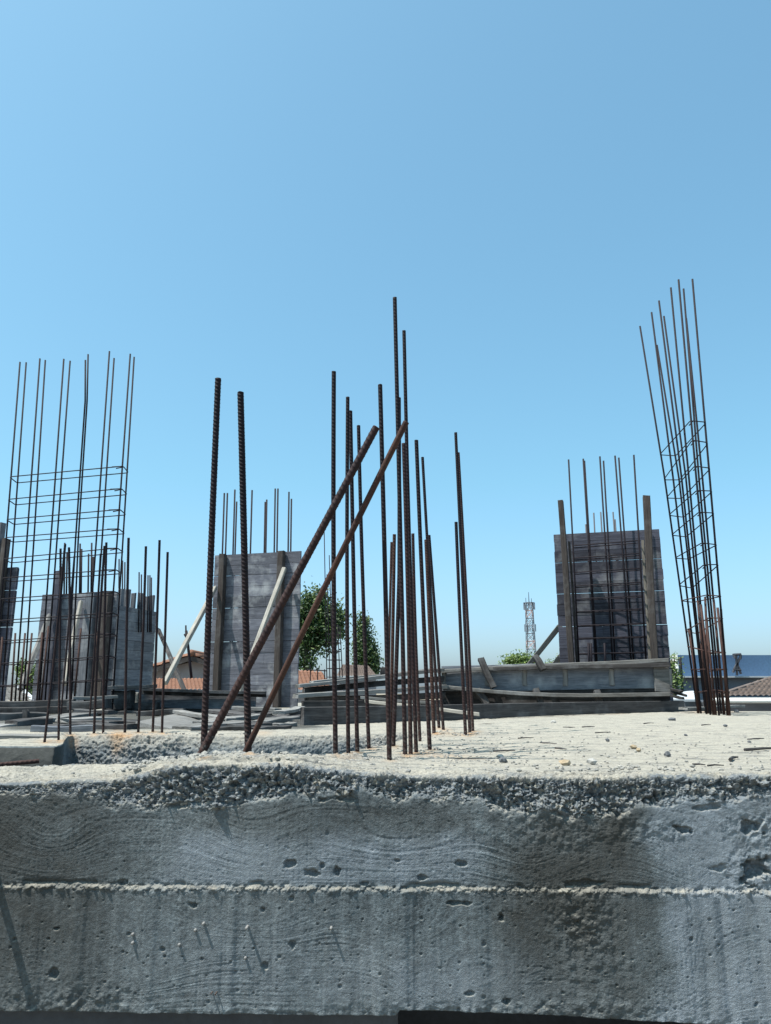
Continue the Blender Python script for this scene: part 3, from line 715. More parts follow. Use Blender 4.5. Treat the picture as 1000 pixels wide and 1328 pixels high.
# right cage
rc = [((830,423),(862,620),(905,922),0,'l'),((845,405),(873,620),(909,922),1,'l'),((854.6,390),(884,620),(916,922),2,'l'),((870,373),(893.5,620),(921,922),3,'l'),((880,362.6),(903,620),(932,921),4,'l'),
      ((852,447.6),(880.5,620),(915,922),0,'r'),((861,410),(889.6,620),(919,922),1,'r'),((886.5,374.5),(906.5,620),(935,921),2,'r'),((890,413),(911,620),(938,921),3,'r'),((898,362),(920.5,620),(946,922),4,'r')]
root = empty('rebar_cage', P(925, 923, 6.0), 'slender rebar cage leaning left on the right of the slab, with red rusty starter bars', 'rebar cage', 'rebar cages')
bl = {}
for t, m_, b0, k, s_ in rc:
    D = 6.35 - .18*k
    pts = [P(b0[0], b0[1], D), P(m_[0], m_[1], D), P(t[0], t[1], D)]; pts[0].z = -.02
    bl[(k, s_)] = pts; tube_part('bar', pts, .0076, M_CAGE_STEEL, root)
fy = [589.5,622,645.6,668,693.8,723.7,759,779,818.5,838,868,898]
ny_ = [546.5,573,606,635.5,664,705,730.6,771.6,800,845,866,896]
for k, (a_, b_) in enumerate(zip(fy, ny_)):
    zf = P(860, a_, 6.35).z; zn = P(915, b_, 5.63).z
    jj = random.uniform(-.012, .012)
    A = lerp_poly(bl[(0,'l')], zf)+Vector((-.008,.008,0)); B = lerp_poly(bl[(0,'r')], zf-.012+jj)+Vector((.008,.008,0)); C = lerp_poly(bl[(4,'r')], zn-.01)+Vector((.01,-.008,0)); Dd = lerp_poly(bl[(4,'l')], zn+jj)+Vector((-.008,-.008,0))
    stirrup(root, [Dd, C, B, A], .0042, M_CAGE_STEEL if k < 7 else M_CAGE_RUSTRED)
for t, b0, D in [((895,806),(905.5,923),6.2),((905,779),(917,923),6.1),((909,784),(925,924),5.75),((914.5,774),(921,923),6.0),((925.5,777.5),(939,923),5.8),((930.6,788),(946,923),5.62),((893,815),(909,923),6.3),((916,800),(928,923),5.7),((935,790),(943,923),5.66)]:
    pts = [P(b0[0], b0[1], D), P(t[0], t[1], D)]; pts[0].z = -.02
    tube_part('starter_bar', pts, .0095, M_CAGE_RUSTRED, root, 8)
# far cage before the tree
root = empty('rebar_cage', P(434, 885, 12), 'thin distant rebar cage standing before the broad tree', 'rebar cage', 'rebar cages')
fb = []
for tx, ty, bx, D in [(420.5,689,424,12.0),(424,745,428,12.25),(431,800,431,12.4),(438,810,441,12.0),(441,812,444.5,12.2),(427,720,432,12.1)]:
    pts = [P(bx, 884, D), P(tx, ty, D)]; fb.append(pts); tube_part('bar', pts, .008, M_CAGE_STEEL, root)
for yy in np.linspace(822, 878, 6):
    z_ = P(430, yy, 12).z
    stirrup(root, [lerp_poly(fb[0], z_), lerp_poly(fb[3], z_), lerp_poly(fb[4], z_), lerp_poly(fb[1], z_)], .005, M_CAGE_STEEL, False)

# ================================================================== TIMBER
YAW = math.radians(16)
GR = Vector((math.cos(YAW), -math.sin(YAW), 0)); GN = Vector((-math.sin(YAW), -math.cos(YAW), 0))   # grid right, grid toward camera
def plank(name, p0, p1, wd, th, mat, up=(0,0,1), parent=None, tone=.5, warp=0.0, label=None, cat='plank', group=None, segs=8, seed=None):
    """box from p0 to p1; wd along 'up', th along the third axis; local x = length"""
    p0, p1 = Vector(p0), Vector(p1); d = p1-p0; L = d.length; X = d.normalized()
    up = Vector(up); Zv = (up - X*up.dot(X)).normalized(); Yv = Zv.cross(X)
    rnd = random.Random(seed if seed is not None else int(abs(p0.x*977+p1.z*1313+p0.y*331)*10))
    vs = []; bev = min(wd, th)*.10
    ph = rnd.random()*6
    prof = [(-th/2+bev,-wd/2),(th/2-bev,-wd/2),(th/2,-wd/2+bev),(th/2,wd/2-bev),(th/2-bev,wd/2),(-th/2+bev,wd/2),(-th/2,wd/2-bev),(-th/2,-wd/2+bev)]
    e0 = [rnd.uniform(-.006,.006) for _ in prof]; e1 = [rnd.uniform(-.006,.006) for _ in prof]
    for i in range(segs+1):
        t = i/segs; wz = warp*math.sin(math.pi*t) + .0025*math.sin(ph+t*7)
        k = 1 + .03*math.sin(ph*2+t*5)
        for j, (a, b) in enumerate(prof):
            vs.append((t*L + (e0[j] if i == 0 else e1[j] if i == segs else 0), a*k, b*k+wz))
    fs = []
    n = 8
    for i in range(segs):
        for j in range(n): fs.append((i*n+j, i*n+(j+1) % n, (i+1)*n+(j+1) % n, (i+1)*n+j))
    fs.append(tuple(range(n))[::-1]); fs.append(tuple(segs*n+j for j in range(n)))
    me = bpy.data.meshes.new(name); me.from_pydata(vs, [], fs)
    a = me.attributes.new('tone', 'FLOAT', 'POINT'); a.data.foreach_set('value', [min(1, max(0, tone+rnd.uniform(-.12,.12)))]*len(vs))
    me.materials.append(mat); me.update()
    o = bpy.data.objects.new(name, me); COL.objects.link(o)
    Mx = Matrix(((X.x,Yv.x,Zv.x,p0.x),(X.y,Yv.y,Zv.y,p0.y),(X.z,Yv.z,Zv.z,p0.z),(0,0,0,1)))
    if parent is not None: o.parent = parent; o.matrix_local = Matrix.Translation(-parent.location) @ Mx
    else: o.matrix_world = Mx; tag(o, label, cat, group)
    return o
def solve_w(L0, dirv, pxr):       # width along dirv that reaches pixel column pxr
    lo, hi = 0.01, 20
    for _ in range(60):
        mid = (lo+hi)/2; p = L0 + dirv*mid
        q = CX + F*p.x/(p.y*cp + (p.z-CAMH)*sp)
        if q < pxr: lo = mid
        else: hi = mid
    return lo
def board_panel(parent, L0, dirv, nrm, W, z0, z1, hb, mat, gaps=(), seed=1, name='board_panel', thick=.026, slack=0.0):
    """horizontal boards, one mesh, local x along the panel"""
    rnd = random.Random(seed); b = MB(); z = z0; i = 0
    while z < z1-.01:
        top = min(z + hb*rnd.uniform(.92,1.06), z1)
        if z1-top < .04: top = z1
        gp = .003; back = True
        for g_ in gaps:
            if z < g_ <= top: gp, back = .006, False
        off = rnd.uniform(-.002,.002); tn = rnd.uniform(.15,.85)
        x0 = rnd.uniform(-.004,.002); x1 = W + rnd.uniform(-.002,.004)
        if rnd.random() < .45:
            xs = W*rnd.uniform(.3,.7)
            b.box((x0, off, z), (xs-.001, off+thick, top-gp), tn); b.box((xs+.001, off+rnd.uniform(-.003,.003), z), (x1, off+thick, top-gp), rnd.uniform(.15,.85))
        else: b.box((x0, off, z), (x1, off+thick, top-gp), tn)
        b.box((.004, thick+.007, z+.01), (W-.004, thick+.011, top+.008 if back and top < z1 else top-.012), 0.0)
        z = top; i += 1
    o = b.build(name, mat)
    Mx = Matrix(((dirv.x,-nrm.x,0,L0.x),(dirv.y,-nrm.y,0,L0.y),(0,0,1,0),(0,0,0,1)))
    o.parent = parent; o.matrix_local = Matrix.Translation(-parent.location) @ Mx
    return o
GFm = 'column formworks of grey boards'
# ---- middle-left formwork (with two long pale braces)
D0 = 9.0; L0 = P(279, 720, D0); L0b = Vector((L0.x, L0.y, 0)); W = solve_w(L0, GR, 390); zt = L0.z
root = empty('column_formwork', L0b, 'weathered board column formwork behind the two slanting bars, propped by two pale braces', 'formwork', GFm)
board_panel(root, L0b, GR, GN, W, -.0, zt, .125, M_FORM, [P(0,757,D0).z, P(0,797,D0).z, P(0,840,D0).z], 3)
for fx in (.12, .80):
    q = L0b + GR*(W*fx) + GN*.045
    plank('stud', q+Vector((0,0,.12 if fx < .5 else 0)), q+Vector((0,0,zt-.005)), .075, .075, M_STUD, GR, root)
plank('brace', L0b+GR*(W*.07)+GN*.10+Vector((0,0,P(0,764,D0).z)), P(214,886,7.6), .045, .045, M_LIGHTW, GN, root)
plank('brace', L0b+GR*(W*.86)+GN*.10+Vector((0,0,P(0,743,D0).z)), P(306,908,7.7), .045, .045, M_LIGHTW, GN, root)
b_ = [(291,639.5),(295,639.5),(304.7,635),(307,650.6),(327,635.7),(344,651),(346,648),(357,633.7),(360.5,633.7),(374.8,638),(378,647)]
c_root = empty('column_bars', L0b - GN*.3, 'thin column bars rising above the middle left formwork behind the slanting bars', 'rebar cage', 'rebar cages')
for i, (tx, ty) in enumerate(b_):
    D = D0 + (.12 if i % 2 == 0 else .32) - .2*(tx-280)/110
    tube_part('bar', [Vector((P(tx-2.0*(tx < 340)+.5, 760, D).x, D, .0)), P(tx, ty, D)], .0105, M_CAGE_STEEL, c_root)
# back panel of that formwork
board_panel(root, L0b - GN*.42 + GR*.12, GR, GN, W-.3, 0, zt-.05, .125, M_FORMD, [], 8, 'back_panel')

# ---- right formwork with open front
D0 = 8.2; L0 = P(718, 693, D0); L0b = Vector((L0.x, L0.y, -.3)); W = solve_w(L0, GR, 855); zt = L0.z
root = empty('column_formwork', L0b, 'dark board column formwork at right with its reinforcement showing in front of the boards', 'formwork', GFm)
board_panel(root, L0b, GR, GN, W, -.3, zt, .115, M_FORMD, [P(0,736,D0).z, P(0,779,D0).z, P(0,823,D0).z], 4)
def post(parent, t, b0, D, wd, th, mat, tone=.5, name='stud'):
    q1 = P(t[0], t[1], D); q0 = P(b0[0], b0[1], D)
    return plank(name, q0, q1, wd, th, mat, GR, parent, tone)
post(root, (727.3,650), (743,880), 7.90, .058, .10, M_STUD)
post(root, (738.5,703), (750,880), 7.98, .022, .08, M_STUD, .7)
post(root, (838,644), (850,880), 7.58, .068, .10, M_STUD)
post(root, (833.7,701), (844,880), 7.66, .024, .06, M_LIGHTW, .2)
plank('brace', P(726,812,8.4), P(683,866,8.9), .06, .05, M_PLANK, GN, root)
plank('brace', P(728,850,8.5), P(716,866,8.9), .06, .05, M_PLANK, GN, root)
c_root = empty('rebar_cage', P(790, 870, 7.8), 'rebar cage standing inside the open front of the right formwork', 'rebar cage', 'rebar cages')
fb = []
for tx, ty, bx, by, dd in [(737.4,596,751,862,0),(756.4,595,773,862,.02),(758,597.6,774.5,862,.06),(778,592,795,860,.0),(782.7,597.6,798,860,.14),(797.6,591,819,857,.0),(802.5,593.6,822,857,.14),(822,590,838,856,.0)]:
    D = 7.86 - .28*(bx-751)/87 + dd
    pts = [P(bx+1, by+18, D), P(tx, ty, D)]; fb.append(pts); tube_part('bar', pts, .0088, M_CAGE_STEEL, c_root)
for tx, ty, bx in [(770,665,775),(779,664,785),(787,664,793),(795,664,802),(797.6,673.6,804),(759.6,680,765)]:
    D = 8.15; tube_part('rear_bar', [P(bx, 760, D+.25), P(tx, ty, D+.25)], .008, M_FARSTEEL, c_root)
for sy in (704.7,721,740,757.6,775,791.5,810,827,847):
    zz = P(780, sy, 7.72).z
    A = lerp_poly(fb[0], zz); B = lerp_poly(fb[7], zz); o_ = GN*-.12
    stirrup(c_root, [A+GN*.012, B+GN*.012, B+o_, A+o_], .0055, M_CAGE_STEEL, False)
for tx, bx in [(763,764.5),(766,768),(784,786)]:
    tube_part('starter_bar', [P(bx, 875, 7.7), P(tx, 834, 7.7)], .011, M_CAGE_STEEL, c_root)

# ---- left board formwork (broad) and its neighbours
D0 = 9.4; L0 = P(55, 771, D0); L0b = Vector((L0.x, L0.y, 0)); W = solve_w(L0, GR, 152); zt = L0.z
root = empty('column_formwork', L0b, 'broad grey formwork seen through the left wire cage, with a pale brace across it', 'formwork', GFm)
board_panel(root, L0b, GR, GN, W, -.05, zt, .12, M_FORM, [], 5)
for fx, wd in ((.235,.10), (.70,.13)):
    q = L0b + GR*(W*fx) + GN*.045; plank('stud', q, q+Vector((0,0,zt+(.27 if fx < .5 else -.01))), wd, .07, M_FORMD if fx < .5 else M_PLY, GR, root)
q = L0b + GR*(W*.90) + GN*.05; plank('stud', q, q+Vector((0,0,zt-.02)), .12, .08, M_STUD, GR, root)
plank('brace', L0b+GR*(W*.62)+GN*.12+Vector((0,0,P(0,784,D0).z)), P(84,887,8.2), .045, .04, M_LIGHTW, GN, root)
plank('brace', L0b+GR*(W*.22)+GN*.12+Vector((0,0,P(0,800,D0).z)), P(27,894,8.0), .05, .045, M_PLANK, GN, root)
c_root = empty('column_bars', L0b - GN*.3, 'thin column bars rising above the broad left formwork inside the wire cage\'s outline', 'rebar cage', 'rebar cages')
for tx, ty in [(84,704),(87,716),(104,705),(106,712),(115,718),(119,704),(121,722)]:
    tube_part('bar', [P(tx-1.2, 800, D0+.2), P(tx, ty, D0+.2)], .0105, M_CAGE_STEEL, c_root)
# ---- side face formwork
D0 = 9.6; SD = Vector((math.sin(YAW), math.cos(YAW), 0)); SN = Vector((math.cos(YAW), -math.sin(YAW), 0))
L0 = P(155, 785, D0); L0b = Vector((L0.x, L0.y, 0)); W = solve_w(L0, SD, 203); zt = L0.z
root = empty('column_formwork', L0b, 'blue grey formwork side with stud ends poking above its top, left of the gabled house', 'formwork', GFm)
board_panel(root, L0b, SD, SN, W, -.05, zt, .12, M_PLY, [], 6)
board_panel(root, L0b-SN*.5, SD, SN, W, -.05, zt-.02, .12, M_FORMD, [], 9, 'back_panel')
for fx, hh, wd in ((.13,.22,.10),(.29,.23,.10),(.45,.20,.06),(.64,.22,.09),(.83,.19,.07),(.97,.22,.07)):
    wd *= .62
    q = L0b + SD*(W*fx) + (-SN*.062); plank('stud', q, q+Vector((0,0,zt+hh)), wd, .06, M_PLY, SD, root, .4)
plank('brace', L0b+SD*(W*.98)+SN*.06+Vector((0,0,P(0,816,10.3).z)), P(240,897,9.0), .045, .04, M_PLANKD, SD, root)
c_root = empty('column_bars', L0b - SN*.25, 'cluster of faint thin bars above the blue grey formwork side left of the house', 'rebar cage', 'rebar cages')
for tx, ty in [(154.5,725),(159,727),(162,729),(180.5,742),(183.5,745),(192,746),(194.5,746),(196.5,749)]:
    tube_part('bar', [P(tx-.5, 820, D0+.4), P(tx, ty, D0+.4)], .009, M_CAGE_STEEL, c_root)
# ---- leftmost formwork at the frame edge
D0 = 7.6; R0 = P(22.5, 735, D0); R0b = Vector((R0.x, R0.y, 0)); W = 1.2; L0b = R0b - GR*W; zt = R0.z
root = empty('column_formwork', L0b, 'dark board formwork cut by the left edge of the picture', 'formwork', GFm)
board_panel(root, L0b, GR, GN, W, -.05, zt, .12, M_FORMD, [P(0,773,D0).z, P(0,813,D0).z], 7)
q = R0b - GR*.13 + GN*.045; plank('stud', q, q+Vector((0,0,zt+.28)), .055, .07, M_STUD, GR, root)
q = R0b - GR*.20 + GN*.05; plank('stud', q, q+Vector((0,0,zt+.45)), .05, .07, M_PLY, GR, root)

# ---- long beam side form on the right
def seat(p, z): p = Vector(p); p.z = z; return p
root = empty('beam_formwork', P(720, 905, 7.0), 'long beam side formwork of blue grey panels and rails lying under the right column formwork', 'formwork')
Dl, Dr = 7.3, 6.7
def DD(px): return Dl + (Dr-Dl)*(px-574)/(868-574)
a = P(573, 867, Dl); bq = P(868, 857, Dr); a2 = P(573, 893, Dl+.0); b2 = P(868, 893, Dr)
plank('sheathing', (a+a2)/2+Vector((0,.02,0)), (bq+b2)/2+Vector((0,.02,0)), .23, .02, M_PLY, (0,0,1), root, .42)
plank('rail', P(568, 870.5, Dl-.02), P(867, 856.0, Dr-.02), .034, .055, M_PLANK, (0,0,1), root, .35)
plank('rail', P(640, 867.5, DD(640)-.055), P(868, 862, Dr-.06), .035, .03, M_PLANKD, (0,0,1), root, .5)
plank('rail', P(574, 891.0, Dl-.06), P(869, 900.5, Dr-.12), .032, .12, M_PLANK, (0,0,1), root, .25, -.035)
for sx in (575,632,680,733,793,868):
    q = P(sx, 868, DD(sx)-.005); q2 = P(sx+.5, 889, DD(sx)-.005); plank('stud', q, q2, .042, .02, M_PLANK, (1,0,0), root, .55 if sx < 780 else .95)
for (ax, ay), (bx, by), tn in [((623,854),(640,892),.3),((694,851),(705,869),.3),((619,894),(632,914),.3),((695,894),(702,914),.2),((774,896),(778,914),.4)]:
    plank('prop', P(ax, ay, DD(ax)-.07), P(bx, by, DD(bx)-.10), .055, .05, M_PLANKD, (1,0,0), root, tn)
plank('gap_shade_board', P(573,903,Dl+.03), P(869,907,Dr+.03), .20, .02, M_PLANKD, (0,0,1), root, .0)  # near-black board added to paint the shaded gap below the rail
# sun-bleached end panel
plank('end_panel', P(849, 881, Dr-.0), P(868.5, 881, Dr-.02), .21, .02, M_PLANK, (0,0,1), root, .35)
GP = 'loose planks of the timber pile'
# board on edge on the slab
q0, q1 = G(392, 941), G(886, 922.5)
plank('plank', q0+Vector((0,0,.045)), q1+Vector((0,0,.047)), .09, .028, M_PLANKD, (0,0,1), None, .95, 0, 'long dark board standing on edge along the slab in front of the right formwork', 'plank', GP, 14)
plank('plank', P(474, 909, 4.95), P(622, 926, 4.55), .020, .02, M_LIGHTW, (0,0,1), None, .5, 0, 'pale thin lath slanting down across the long dark board', 'lath', GP)
plank('plank', P(886, 919, 6.3), P(960, 916, 6.6), .02, .10, M_PLANK, (0,0,1), None, .6, 0, 'short grey plank lying at the right end of the long dark board', 'plank', GP)
# stacked planks left of the beam form
def pile(a, b_, Da, Db, th, wd, mat, tone, label, warp=0):
    return plank('plank', P(*a, Da), P(*b_, Db), th, wd, mat, (0,0,1), None, tone, warp, label, 'plank', GP, 10)
pile((386,890),(572,869),6.7,7.15,.030,.16,M_PLANK,.4,'upper grey plank of the stack right of the two diagonals, pointing at the orange roof')
pile((404,885),(560,868.5),6.95,7.3,.022,.14,M_PLANK,.55,'topmost thin plank on the stack right of the two diagonals')
pile((394,895),(574,880),6.85,7.2,.05,.10,M_PLANKD,.25,'dark timber wedged under the upper grey plank of the stack')
pile((383,903),(574,891),6.5,7.05,.034,.16,M_PLANK,.6,'lower pale plank of the stack, longest and farthest left')
pile((397,909),(574,902),6.6,7.05,.055,.12,M_PLANKD,.2,'dark timber under the lower pale plank of the stack')
pile((468,905),(560,912),6.0,6.0,.02,.09,M_PLANK,.45,'short grey plank lying low behind the thin pale lath')
plank('wood_block', P(497,876,7.1), P(496.5,866,7.1), .05, .06, M_PLANKD, (1,0,0), None, .3, 0, 'small dark wood block standing on the plank stack behind the cluster', 'wood block')
pile((392,917),(570,915),5.8,6.2,.09,.03,M_PLANKD,.3,'dark board on edge behind the long dark board')
# left beam form: blue-grey board with a top plank
root = empty('beam_formwork', P(250, 920, 6.7), 'blue grey beam side form under a dark top plank, below the gabled house', 'formwork')
plank('sheathing', P(176, 907.5, 6.6), P(332, 911, 6.7), .12, .02, M_PLY, (0,0,1), root, .5)
plank('top_plank', P(186, 894.5, 6.5), P(345, 899, 6.6), .025, .14, M_PLANKD, (0,0,1), root, .55)
plank('under_rail', P(186, 898.5, 6.54), P(345, 902, 6.64), .03, .10, M_PLANKD, (0,0,1), root, .1)
plank('end_block', P(173.5, 908, 6.5), P(180, 908, 6.5), .12, .05, M_LIGHTW, (0,0,1), root, .5)
plank('under_board', P(180, 921, 6.62), P(335, 921.5, 6.7), .06, .02, M_PLANKD, (0,0,1), root, .1)
# block stack
root = empty('timber_stack', P(165, 930, 6.2), 'stack of dark timber blocks under a short plank, left of the blue grey board', 'timber stack')
plank('top_plank', P(141, 892.5, 6.2), P(204, 890, 6.3), .028, .18, M_PLANKD, (0,0,1), root, .5)
plank('block', P(147, 909, 6.25), P(172, 908, 6.25), .15, .12, M_PLANKD, (0,0,1), root, .35)
plank('block', P(131, 926, 6.2), P(186, 926, 6.25), .05, .16, M_PLANKD, (0,0,1), root, .25)
plank('block', P(140, 916.5, 6.3), P(205, 916, 6.3), .06, .1, M_PLANKD, (0,0,1), root, .1)
# loose planks and boards
GB = 'boards and offcuts strewn on the rear of the slab'
def loose(a, b_, Da, Db, th, wd, mat, tone, label, up=(0,0,1), cat='plank'):
    return plank('plank', P(*a, Da), P(*b_, Db), th, wd, mat, up, None, tone, 0, label, cat, GB)
def sheet(name, c4, th, mat, label, cat, group=None, tone=.5):
    c4 = [Vector(c) for c in c4]; n = (c4[1]-c4[0]).cross(c4[3]-c4[0]).normalized()
    if n.z < 0: n = -n
    K = 6; vs = []; fs = []
    for s_ in (0, 1):
        for i in range(K+1):
            for j in range(K+1):
                u, v = i/K, j/K
                p = (c4[0]*(1-u)+c4[1]*u)*(1-v) + (c4[3]*(1-u)+c4[2]*u)*v + n*(.012*math.sin(u*3.1)*math.sin(v*2.4)) - n*(th*s_)
                vs.append(p)
    m = (K+1)**2
    for i in range(K):
        for j in range(K):
            a = i*(K+1)+j; q = (a, a+K+1, a+K+2, a+1); fs.append(q); fs.append(tuple(m+t for t in q[::-1]))
    bd = [i*(K+1) for i in range(K+1)] + [K*(K+1)+j for j in range(1, K+1)] + [i*(K+1)+K for i in range(K-1, -1, -1)] + [j for j in range(K-1, 0, -1)]
    for i in range(len(bd)): a, c = bd[i], bd[(i+1) % len(bd)]; fs.append((a, m+a, m+c, c))
    b = MB(); b.add(vs, fs, tone); o = b.build(name, mat, None, c4[0], False); tag(o, label, cat, group); return o
sheet('plywood_sheet', [P(176,936,3.9), P(234,947,3.6), P(264,936,4.6), P(228,925.5,5.2)], .02, M_PLANK, 'warped pale plywood sheet lying tilted before the blue grey board', 'plywood sheet', GB, .62)
loose((230,923),(300,934),5.0,4.3,.022,.06,M_PLANK,.8,'narrow pale batten lying on the far edge of the warped plywood sheet')
loose((238,946),(316,938),3.6,4.0,.028,.14,M_PLANK,.35,'grey board beside the warped plywood sheet, behind the left slanting bar\'s foot')
loose((262,938),(330,928),4.2,4.7,.022,.12,M_PLANK,.5,'grey plank bridging the gap behind the left slanting bar')
loose((272,922),(340,929),5.2,4.8,.02,.12,M_PLANKD,.8,'thin dark plank lying highest behind the two slanting bars')
loose((305,918),(361,921),5.4,5.2,.024,.07,M_PLANK,.45,'short batten at the foot of the middle left formwork')
loose((361,925),(389,918.5),4.7,5.4,.02,.07,M_PLANK,.85,'pale wedge shaped offcut right of the second slanting bar')
loose((335,938),(378,932),4.0,4.3,.028,.10,M_PLANK,.3,'grey offcut stacked in the middle of the small offcut heap')
loose((345,933),(369,931),4.3,4.4,.03,.09,M_PLANKD,.7,'dark short offcut topmost in the small offcut heap')
loose((356,942),(380,939.5),3.8,3.9,.022,.06,M_PLANK,.6,'small pale offcut lying nearest in the offcut heap')
loose((368,931),(403,930),4.5,4.6,.026,.08,M_PLANKD,.6,'dark offcut at the back of the offcut heap')
loose((387,937),(420,934),4.1,4.25,.026,.08,M_PLANK,.45,'grey offcut at the right end of the offcut heap')
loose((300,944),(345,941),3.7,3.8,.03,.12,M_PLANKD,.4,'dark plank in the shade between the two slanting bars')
loose((41,948),(122,947.5),3.35,3.4,.042,.035,M_PLY,.45,'blue grey board on edge behind the slanting leftmost bar')
loose((-40,956.5),(74,955),2.85,2.95,.014,.12,M_PLANK,.7,'thin pale board lying flat on the slab at the left edge')
loose((-30,914.5),(96,912),5.6,5.7,.05,.09,M_PLANKD,.55,'long dark beam lying level across the foot of the wire cage')
loose((-30,922),(90,921),5.5,5.6,.05,.05,M_PLANKD,.1,'dark timber under the long beam at the cage foot')
loose((14,940),(60,936),3.9,4.1,.045,.09,M_PLANKD,.6,'dark brown timber end lying before the cage foot')
loose((-20,944),(22,940),3.8,4.0,.02,.16,M_PLANK,.7,'pale board sloping at the left edge before the cage foot')
loose((40,935),(118,926),4.3,4.9,.022,.14,M_PLANK,.55,'grey plank slanting back behind the starter row')
loose((80,934),(150,932),4.2,4.4,.02,.16,M_PLANK,.75,'pale weathered plank lying before the timber block stack')
loose((96,906),(152,904),5.9,6.0,.024,.18,M_PLANK,.3,'grey plank resting level beside the timber block stack')
loose((100,922),(145,924),4.9,4.9,.022,.12,M_PLANKD,.7,'dark plank in the gap left of the timber block stack')
loose((120,942),(172,944),3.7,3.65,.03,.10,M_PLANKD,.5,'dark board lying behind the rust stained step')
loose((33,921),(35,936),4.6,4.6,.03,.03,M_PLANKD,.5,'short upright post stub before the cage foot',(1,0,0))
for a_, b2_, Da, Db, th, wd, tn, lab in [
    ((150,938),(205,941),4.4,4.3,.04,.12,.2,'dark timber just left of the warped plywood sheet'),((92,916),(140,913),5.4,5.4,.06,.14,.15,'dark timber before the broad formwork, beside the block stack'),
    ((60,946),(112,941),3.6,3.9,.03,.09,.5,'dark offcut right of the slanting leftmost bar'),((100,937),(152,939),4.1,4.0,.03,.12,.25,'dark board crossing under the pale weathered plank'),
    ((230,932),(320,926),4.9,5.2,.03,.16,.2,'dark board under the narrow pale batten'),((300,934),(352,929),4.6,4.8,.05,.12,.15,'dark timber behind the offcut heap'),
    ((248,948),(318,946),3.5,3.55,.03,.10,.2,'dark low timber nearest the step between the slanting bars'),((330,946),(372,943),3.6,3.7,.02,.09,.3,'dark flat offcut nearest the step right of the slanting bars'),
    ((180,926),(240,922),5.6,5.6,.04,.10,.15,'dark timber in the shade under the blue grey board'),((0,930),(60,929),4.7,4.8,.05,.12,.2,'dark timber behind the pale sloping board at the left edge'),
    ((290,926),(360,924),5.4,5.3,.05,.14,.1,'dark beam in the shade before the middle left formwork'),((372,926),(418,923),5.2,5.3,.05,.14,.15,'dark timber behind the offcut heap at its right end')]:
    loose(a_, b2_, Da, Db, th, wd, M_PLANKD, tn, lab)
# ================================================================== slab litter
GS = 'small stones lying on the slab'
for px_, py_, r, mt, lab in [(871.5,935,.020,M_DSTONE,'dark stone farthest right near the slab\'s middle, before the leaning cage'),(866,980.5,.012,M_DSTONE,'dark round stone near the slab rim at right'),(821.5,970.5,.011,M_TAN,'tan stone, left of a tan pair'),(828,974,.009,M_TAN,'tan stone, right of a tan pair'),
    (788,961.5,.009,M_DSTONE,'small dark stone behind the tan pair'),(718,938,.013,M_STONE,'white stone before the long dark board'),(972,963.5,.008,M_DSTONE,'small dark stone far right on the slab'),(889.6,954.5,.008,M_DSTONE,'small dark stone midway between rim and leaning cage'),(941,942,.010,M_DSTONE,'small dark stone before the leaning cage\'s right side'),
    (652,988,.011,M_DSTONE,'dark stone on the rim right of the cluster'),(649,983,.010,M_STONE,'white stone on the rim right of the cluster'),(734,992,.012,M_TAN,'tan stone set in the rim left of the tan pair'),(768,990,.010,M_STONE,'pale stone on the rim below the tan pair'),(955,924,.022,M_DSTONE,'grey lump at the right foot of the leaning cage'),(817,925,.018,M_TAN,'tan crumb against the long dark board')]:
    c = G(px_, py_); b = MB(); stone(b, (c.x, c.y, r*.4), r, int(px_), .75); tag(b.build('stone', mt, None, c), lab, 'stone', GS)
GT = 'twigs and splinters on the slab'
for (ax, ay), (bx, by), r, lab in [((730,944),(746,944),.003,'thin splinter left of a pair before the long dark board'),((755,943.5),(771,943),.003,'thin splinter right of a pair before the long dark board'),((835,939),(848,938.5),.0035,'thin splinter before the right end of the long dark board'),
    ((720,971),(735,972.5),.0028,'dark twig lying left of the tan stones'),((966,974),(1010,971.5),.0045,'long dark stick at the right edge of the slab'),((970,960),(991,958.5),.003,'thin splinter behind the long stick at right'),((898,992.5),(915,993),.0026,'twig on the rim, left of a pair'),((918,994),(939,993.5),.0022,'twig on the rim, right of a pair'),
    ((947,987),(957,983.5),.0042,'short thick dark twig near the rim at right'),((700,964),(722,965),.0022,'faint thin twig in the middle of the slab'),((672,958),(692,957),.0022,'thin twig right of the separate trio'),((640,975),(668,974),.0024,'dark twig right of the cluster near the rim'),((772,951),(792,950),.0024,'thin twig midway on the slab behind the dark stone'),((620,940),(641,939.5),.0028,'splinter behind the separate trio'),((910,941),(922,940.5),.003,'short splinter before the leaning cage'),((560,985),(640,984),.0014,'long fine wire lying at the foot of the cluster')]:
    p, q = G(ax, ay), G(bx, by); up = Vector((0,0,r*.8)); mid = (p+q)/2 + Vector((0,random.uniform(-.01,.01),r*1.2))
    b = MB(); b.tube([p+up, mid, q+up], [r, r*.9, r*.5], 6); tag(b.build('twig', M_PLANKD, None, p), lab, 'twig', GT)

